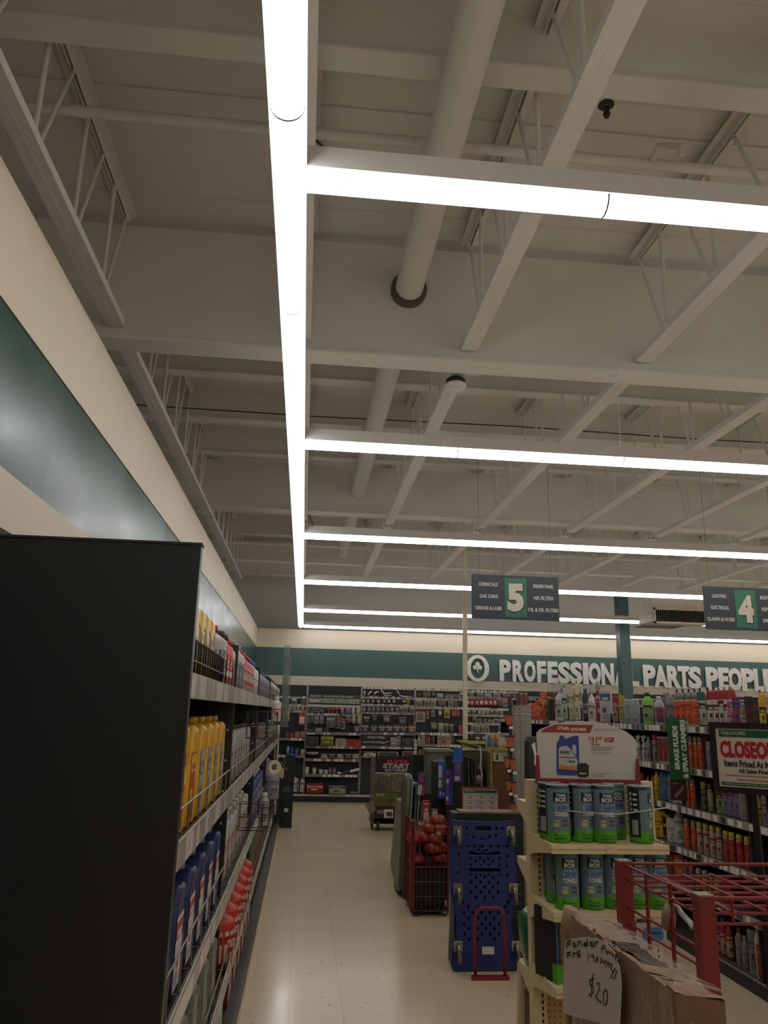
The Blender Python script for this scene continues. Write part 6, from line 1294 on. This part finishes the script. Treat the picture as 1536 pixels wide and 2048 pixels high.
B('top_wires', mb, M('#2c2822', .4, .4), g)

# cardboard washer fluid display
YR = 8.5
a, b = at(974, 1600, 1, YR), at(1024, 1466, 1, YR); W = b.x - a.x
Z = lambda py: at(998, py, 1, YR).z
X = lambda px: at(px, 1500, 1, YR).x - a.x
g = E('cardboard_display', (a.x, YR, 0), 0, 'cardboard display with yellow and white bottle header left of the partition', 'display')
B('brown_case', MB().box(X(984), W, 0, .3, 0, Z(1500)), M('#6c4628', .6, var=.06), g)
B('yellow_side', MB().box(0, X(984), -.003, .02, .2, Z(1488)), M('#a8902c', .5), g)
B('header_card', MB().box(X(972), W, -.004, .01, Z(1499), Z(1466)), M('#b0a898', .5), g); B('yellow_band', MB().box(X(972), W, -.008, -.004, Z(1499), Z(1489)), M('#a8901c', .5), g)
for (px, c1, c2, l) in ((979, '#3c7c74', '#b85c2c', 'teal'), (991, '#b84c28', '#b85c2c', 'orange')):
    B('bottle_print', MB().prism([(X(px - 5), Z(1495)), (X(px + 5), Z(1495)), (X(px + 5), Z(1480)), (X(px + 1), Z(1470)), (X(px - 1), Z(1470)), (X(px - 5), Z(1480))], -.012, -.008), M(c1, .4, var=.25, scale=25), g)
B('bottle_label', MB().box(X(975), X(983), -.014, -.012, Z(1494), Z(1485)).box(X(987), X(995), -.014, -.012, Z(1494), Z(1486)), M('#2c5c7c', .5, var=.4, scale=40), g)
t = put_text(MB(), 'OUTSMART', X(1005), Z(1469.5), X(1014) - X(1001), .012, -.006); put_text(t, 'THE ELEMENTS', X(1006), Z(1473), X(1015) - X(1001), .012, -.006); put_text(t, 'rain-x', X(1016), Z(1494), X(1023) - X(1011), .02, -.01, bold=.04); put_text(t, 'SAFETY ESSENTIALS', X(978), Z(1540), .35, .03, -.005, bold=.04, rot=math.pi / 2)
B('lettering', t, M('#2c2820', .5), g)
B('price_card', MB().box(X(986), X(1013), -.012, -.004, Z(1523), Z(1502)), M('#b0a898', .5), g); B('green_strip', MB().box(X(987), X(1012), -.014, -.012, Z(1505), Z(1503)), M('#1c5c34', .5), g)
t = put_text(MB(), '$5.99', X(1006), Z(1509), .05, .02, -.0125); t.prism([(X(991), Z(1520)), (X(996), Z(1520)), (X(996), Z(1508)), (X(991), Z(1508))], -.0135, -.012)
B('price_print', t, M('#3c3c34', .5), g)
p = at(1010, 1590, 1, 8.1)
g = E('hand_tool', (p.x, 7.9, p.z), 0, 'pale bent cardboard arm with black pouch below the red packs', 'holder')
B('arm', MB().tube([(.05, 0, .12), (-.02, 0, .03), (.06, 0, -.06)], .016, 6), M('#a08c74', .6), g); B('pouch', MB().prism([(.04, .09), (.16, .06), (.14, -.08), (.08, -.1), (.0, .02)], .02, .08), M('#1c1a16', .5), g)

# overhead aisle signs
def aisle_sign(px, num, left, right, label, Y=8.0):
    a = at(px, 1148 + (px - 943) * .052, 1, Y); s_ = .0055
    W, H = 174 * .00547, 88 * .00535
    g = E('aisle_sign', (a.x, Y, a.z - H), 0, label, 'sign')
    SG = M('#2c333a', .5, var=.03); B('panel', MB().box(0, W, 0, .012, 0, H), SG, g)
    B('green_square', MB().box(W * .375, W * .63, -.003, 0, H * .06, H * .94), M('#1c6c4c', .45), g)
    sh = put_text(MB(), num, W * .503, H * .49, W * .20, H * .68, -.003, bold=.09)
    B('number_outline', sh, M('#1c2420', .5), g)
    B('number', put_text(MB(), num, W * .5, H * .5, W * .19, H * .64, -.0042, bold=.06), M('#c8bcac', .45), g)
    for side in (left, right):
        for i, (tx, k) in enumerate(side): B('lettering', put_text(MB(), tx, W * k[0], H * (.78 - .27 * i), W * k[1], H * .085, -.001, bold=.03), M('#c8c0b4', .45), g)
    B('hanger_wire', MB().bar((.08, .006, H), (.08, .006, 4.92 - a.z + H), .002, 4), M('#5c5850', .5), g); B('hanger_wire', MB().bar((W - .08, .006, H), (W - .08, .006, 4.92 - a.z + H), .002, 4), M('#5c5850', .5), g)
aisle_sign(943, '5', [('CHEMICALS', (.19, .22)), ('GAS CANS', (.195, .21)), ('GREASE & LUBE', (.19, .3))], [('DRAIN PANS', (.82, .23)), ('AIR FILTERS', (.82, .23)), ('OIL & OIL FILTERS', (.815, .35))], 'dark hanging aisle sign with number 5 on a green square')
aisle_sign(1405, '4', [('LIGHTING', (.19, .17)), ('ELECTRICAL', (.19, .22)), ('CLAMPS & HOSES', (.19, .33))], [('BODY SHOP', (.80, .22)), ('REPAIR', (.77, .15)), ('SPRAY PAINT', (.82, .25))], 'dark hanging aisle sign with number 4 cut by the right photo edge')
# ---------------------------------------------------------------- foreground: red wire cart, cardboard box with handwritten paper
RC = M('#7c1c1e', .42, var=.06, scale=6)
g = E('wire_cart', (1.06, 2.14, 0), 0, 'dark red wire cart with square posts at the lower right', 'cart')
ZC = 1.2; D = .48; WC = 1.3
def post(x, y, zt): B('post', MB().box(x - .021, x + .021, y - .021, y + .021, .1, zt).box(x - .022, x + .022, y - .022, y + .022, zt, zt + .004, 1), [RC, M('#8c7c70', .4, .4)], g)
post(.02, 0, ZC); post(.0, D, ZC); post(WC, 0, ZC); post(WC, D, ZC)
r = .0042
sd = MB()
for z in (ZC - .01, ZC - .05, ZC - .135, ZC - .18, ZC - .29, ZC - .345): sd.bar((.0, D, z), (.02, 0, z), r, 6)
for y, z0 in ((.33, ZC - .345), (.17, ZC - .30)): sd.bar((.01, y, z0), (.01, y, ZC - .005), r * 1.5, 6)
B('side_wires', sd, RC, g)
sd = MB()
for z in (ZC - .01, ZC - .18, ZC - .345): sd.bar((WC, D, z), (WC, 0, z), r, 6)
B('side_wires', sd, RC, g)
tp = MB()
zt = ZC - .045
for i in range(7): tp.bar((.0, D * i / 6, zt), (WC, D * i / 6, zt), r, 6)
for i in range(1, 13): tp.bar((WC * i / 13, 0, zt + .004), (WC * i / 13, D, zt + .004), r, 6)
B('top_grid', tp, RC, g)
rm = MB().bar((0, D, ZC - .008), (WC, D, ZC - .008), r * 1.3, 6).bar((.02, 0, ZC - .008), (WC, 0, ZC - .008), r * 1.3, 6).bar((.02, 0, ZC - .07), (WC, 0, ZC - .07), r, 6)
for i in range(1, 13): rm.bar((WC * i / 13, 0, ZC - .008), (WC * i / 13, 0, ZC - .07), r, 6)
B('rim_wires', rm, RC, g)
B('bottom_shelf', MB().box(0, WC, 0, D, .12, .135), RC, g)
for (x, y) in ((.02, 0), (0, D), (WC, 0), (WC, D)): B('wheel', MB().lathe([(.045, -.014), (.05, 0), (.045, .014)], 16).xf(Matrix.Translation((x, y, .05)) @ Matrix.Rotation(math.pi / 2, 4, 'Y')), M('#1c1814', .5), g)
g = E('hose_nozzle', at(1350, 1828, 0, 1.07), 0, 'white bent plastic nozzle hooked through the red cart wires', 'nozzle')
B('spout', MB().tube([(.0, -.10, -.01), (.02, -.05, -.012), (.02, -.0, .0), (.02, .06, .03)][::-1], .008, 8), M('#b8b0a4', .4), g); B('grip', MB().rings([(0, .05, -.05, .014, .02, .01), (0, .04, -.01, .016, .022, .01), (0, .03, .02, .01, .012, .008)]), M('#8c7460', .5), g)
# small blue logo card below
a, b = at(1284, 1886, 1, 3.3), at(1332, 1846, 1, 3.3); w, h = b.x - a.x, b.z - a.z
g = E('shelf_card', (a.x, 3.3, a.z), 0, 'white card with blue rounded mark under the lower endcap shelf', 'card')
B('card', MB().box(-.02, w, 0, .004, -.02, h), M('#a89c8c', .5), g); B('blue_mark', MB().rings([(0, 0, 0, w * .42, h * .34, .02), (0, 0, .002, w * .42, h * .34, .02)]).xf(Matrix.Translation((w * .45, 0, h * .45)) @ Matrix.Rotation(math.pi / 2, 4, 'X')), M('#2c6c9c', .5), g)
B('dark_line', MB().box(w * .2, w * .75, -.004, -.0025, h * .47, h * .53), M('#101820', .5), g); B('holder', MB().box(w * .2, w * .6, .004, .12, .0, .845 - a.z), M('#2a2620', .5), g)

# tall narrow cardboard carton, torn and shrink wrapped
CARD = M('#8c6844', .5, var=.05, scale=5, bump=.05)
WRAP = M('#c8b8a4', .12, var=.2, scale=30, trans=.75, alpha=.30, bump=.6)
A = Vector((.72, 2.15, 1.15)); Bp = Vector((.726, 1.574, 1.15)); C = Vector((.80, 1.53, 1.15)); Dp = Vector((.80, 2.10, 1.15))
def dz(v, z): return (v.x, v.y, z)
g = E('shipping_carton', (0, 0, 0), 0, 'torn shrink wrapped brown cardboard carton at the bottom right', 'box')
# walls: long face, near face and back, with a ragged top and a hole in the top face
def edge(p, q, n, seed, amp):
    rr = random.Random(seed); return [Vector((p.x + (q.x - p.x) * i / n + rr.uniform(-amp, amp) * .05, p.y + (q.y - p.y) * i / n, p.z + rr.uniform(-amp, amp * .3))) for i in range(n + 1)]
def wall(mb, top, z0, th):
    for i in range(len(top) - 1):
        p, q = top[i], top[i + 1]; mb.quad(dz(p, z0), dz(q, z0), tuple(q), tuple(p))
mb = MB(); e1 = edge(A, Bp, 24, 3, .004); e2 = edge(Bp, C, 6, 4, .003); e3 = edge(C, Dp, 24, 5, .006); e4 = edge(Dp, A, 6, 6, .004)
for e in (e1, e2, e3, e4): wall(mb, e, .0, 0)
B('walls', mb, CARD, g)
tpm = MB()
n = 24
for i in range(n):
    if 9 <= i <= 15 or i in (19,):
        # hole: only a narrow rim stays
        for (u0, u1) in ((0, .18), (.86, 1)) if 9 <= i <= 15 else ((0, .4), (.8, 1)):
            P_ = lambda t, u: e1[t].lerp(e3[n - t], u)
            tpm.quad(tuple(P_(i, u0)), tuple(P_(i + 1, u0)), tuple(P_(i + 1, u1)), tuple(P_(i, u1)))
    else:
        P_ = lambda t, u: e1[t].lerp(e3[n - t], u) + Vector((0, 0, .004 * math.sin(t * 1.7 + u * 5)))
        for u0, u1 in ((0, .33), (.33, .66), (.66, 1)): tpm.quad(tuple(P_(i, u0)), tuple(P_(i + 1, u0)), tuple(P_(i + 1, u1)), tuple(P_(i, u1)))
B('torn_top', tpm, M('#9c7c5c', .5, var=.2, scale=12, bump=.4), g)
rr = random.Random(9); fr = MB()
for i in range(70):
    t = rr.random(); t = .25 + .45 * rr.random() if i < 45 else t
    p = A.lerp(Bp, t); o1 = Vector((rr.uniform(-.008, .02), rr.uniform(-.02, .02), rr.uniform(-.02, .006))); o2 = Vector((rr.uniform(-.012, .01), rr.uniform(-.03, .03), rr.uniform(-.035, .0)))
    q = p + o1; fr.add([tuple(q), tuple(q + Vector((.002, .012, .003))), tuple(q + o2)], [(0, 1, 2)])
B('torn_fibres', fr, M('#6c4c30', .8, var=.3, scale=40), g)
B('corner_bulge', MB().rings([(.733, 2.18, .0, .012, .03, .01), (.73, 2.18, .9, .014, .035, .012), (.728, 2.185, 1.1, .016, .04, .012), (.732, 2.18, 1.16, .012, .03, .01)]), CARD, g)
mb = MB()
for k, (va, vb, off) in enumerate(((A, Bp, (-1, 0)), (Bp, C, (0, -1)))):
    nn = 16
    for i in range(nn):
        for j in range(6):
            def Q(a_, b_):
                p = va.lerp(vb, a_ / nn); bump_ = .005 + .0012 * math.sin(a_ * 1.3 + b_ * 2.9) + .0006 * math.sin(a_ * 2.1 - b_ * 3)
                return (p.x + off[0] * bump_, p.y + off[1] * bump_, 1.153 - b_ * .12)
            mb.quad(Q(i, j), Q(i + 1, j), Q(i + 1, j + 1), Q(i, j + 1))
for i in range(16):
    for j in range(4):
        def Q(a_, b_):
            p = A.lerp(Bp, a_ / 16).lerp(Dp.lerp(C, a_ / 16), b_ / 4); return (p.x, p.y, 1.162 + .004 * math.sin(a_ * 1.9 + b_ * 2.7))
        mb.quad(Q(i, j), Q(i + 1, j), Q(i + 1, j + 1), Q(i, j + 1))
B('stretch_wrap', mb, WRAP, g)
st = MB(); rr = random.Random(5)
for i in range(34):
    t = rr.random() * .9; p = A.lerp(Bp, t); q = Dp.lerp(C, min(1, t + rr.uniform(.02, .3)))
    k0, k1 = rr.uniform(0, .5), rr.uniform(.5, 1); a_ = p.lerp(q, k0); b_ = p.lerp(q, k1)
    st.bar(tuple(a_ + Vector((0, 0, .012))), tuple(b_ + Vector((0, rr.uniform(-.01, .01), .015))), rr.uniform(.0002, .0005), 4)
B('wrap_creases', st, M('#d8ccbc', .15, trans=.3), g)
lb = MB().box(.7265 + .02, .79, 1.525, 1.53, .90, 1.09); 
B('side_label', MB().add([(.735, 1.554, .93), (.768, 1.534, .93), (.766, 1.535, 1.098), (.740, 1.551, 1.108)], [(0, 1, 2, 3)]), M('#b0a488', .5), g)
B('address_label', MB().box(.712, .7135, 1.95, 2.06, 1.075, 1.118), M('#a89878', .5), g)
# handwritten paper on the long face
def onbox(px, py, X_=.708): return at(px, py, 0, X_)
pc = [onbox(x, y) for x, y in ((1131, 1881), (1150, 1876), (1170, 1874), (1190, 1876), (1212, 1885), (1230, 1905), (1240, 1935), (1244, 1965), (1243, 2000), (1240, 2062), (1200, 2046), (1160, 2036), (1127, 2026), (1127, 1960))]
g = E('handwritten_paper', (.708, 0, 0), 0, 'white paper with a handwritten price of 20 dollars taped to the carton', 'paper')
B('sheet', MB().prism([(p.y, p.z) for p in pc], -.0012, 0, 'yz'), M('#c8bcae', .6, var=.02), g)
# handwriting as strokes, in photo pixel coordinates on the paper plane
strokes = {
 'fender': [[(1133, 1896), (1134, 1884)], [(1133, 1884), (1142, 1881)], [(1134, 1890), (1140, 1888)], [(1145, 1890), (1151, 1888), (1148, 1884), (1145, 1888), (1147, 1894), (1153, 1892)], [(1156, 1893), (1156, 1884), (1160, 1882), (1163, 1886), (1164, 1892)],
            [(1174, 1877), (1176, 1892)], [(1175, 1886), (1169, 1885), (1168, 1891), (1175, 1891)], [(1180, 1887), (1186, 1886), (1184, 1883), (1180, 1885), (1182, 1892), (1187, 1892)], [(1190, 1893), (1190, 1885), (1196, 1883)]],
 'flare kit': [[(1203, 1907), (1204, 1893), (1209, 1890)], [(1202, 1898), (1208, 1897)], [(1210, 1904), (1211, 1893)], [(1217, 1902), (1213, 1903), (1213, 1907), (1217, 1906), (1218, 1903)], [(1220, 1909), (1221, 1904), (1224, 1905)], [(1224, 1911), (1228, 1911), (1227, 1908), (1224, 1909), (1226, 1914)],
            [(1230, 1920), (1231, 1907)], [(1236, 1911), (1231, 1915), (1234, 1922)], [(1236, 1924), (1236.5, 1918)], [(1239, 1930), (1240, 1917)], [(1237, 1920), (1241.5, 1922)]],
 'fits': [[(1134, 1916), (1134, 1906)], [(1133, 1906), (1141, 1904)], [(1134, 1911), (1139, 1910)], [(1143, 1914), (1143, 1909)], [(1148, 1914), (1148, 1903)], [(1145, 1907), (1151, 1906)], [(1160, 1901), (1154, 1903), (1154, 1907), (1161, 1909), (1160, 1913), (1153, 1912)]],
 'year': [[(1176, 1922), (1177, 1906)], [(1188, 1911), (1184, 1908), (1182, 1912), (1186, 1915), (1188, 1911), (1188, 1925)], [(1195, 1913), (1191, 1915), (1196, 1920), (1194, 1925), (1191, 1922), (1196, 1917), (1195, 1913)], [(1199, 1916), (1204, 1917), (1200, 1928)], [(1202, 1923), (1207, 1924)], [(1208, 1919), (1208, 1930)],
            [(1214, 1923), (1211, 1921), (1210, 1925), (1213, 1927), (1213, 1934)], [(1219, 1926), (1216, 1925), (1215, 1929), (1218, 1931), (1218, 1937)], [(1225, 1929), (1221, 1928), (1221, 1932), (1224, 1935), (1222, 1939)]],
 'yj': [[(1221, 1935), (1225, 1945)], [(1230, 1936), (1220, 1957)], [(1230, 1941), (1234, 1941), (1228, 1958), (1224, 1952)]],
 'price': [[(1187, 1956), (1180, 1960), (1179, 1968), (1187, 1974), (1187, 1984), (1177, 1990)], [(1187, 1947), (1182, 1994)], [(1193, 1968), (1199, 1966), (1199, 1976), (1191, 1995), (1203, 2005)], [(1211, 1978), (1206, 1988), (1207, 2006), (1211, 2011), (1215, 2000), (1215, 1983), (1211, 1978)]]}
for nm, ss in strokes.items():
    mb = MB(); rad = {'fender': .0022, 'fits': .0020, 'price': .0018}.get(nm, .0013)
    for s_ in ss:
        pts = [onbox(x, y, .7064) for x, y in s_]
        mb.tube([(0 - .0012, p.y, p.z) for p in pts], rad, 5)
    B('handwriting', mb, M('#181410', .5), g)
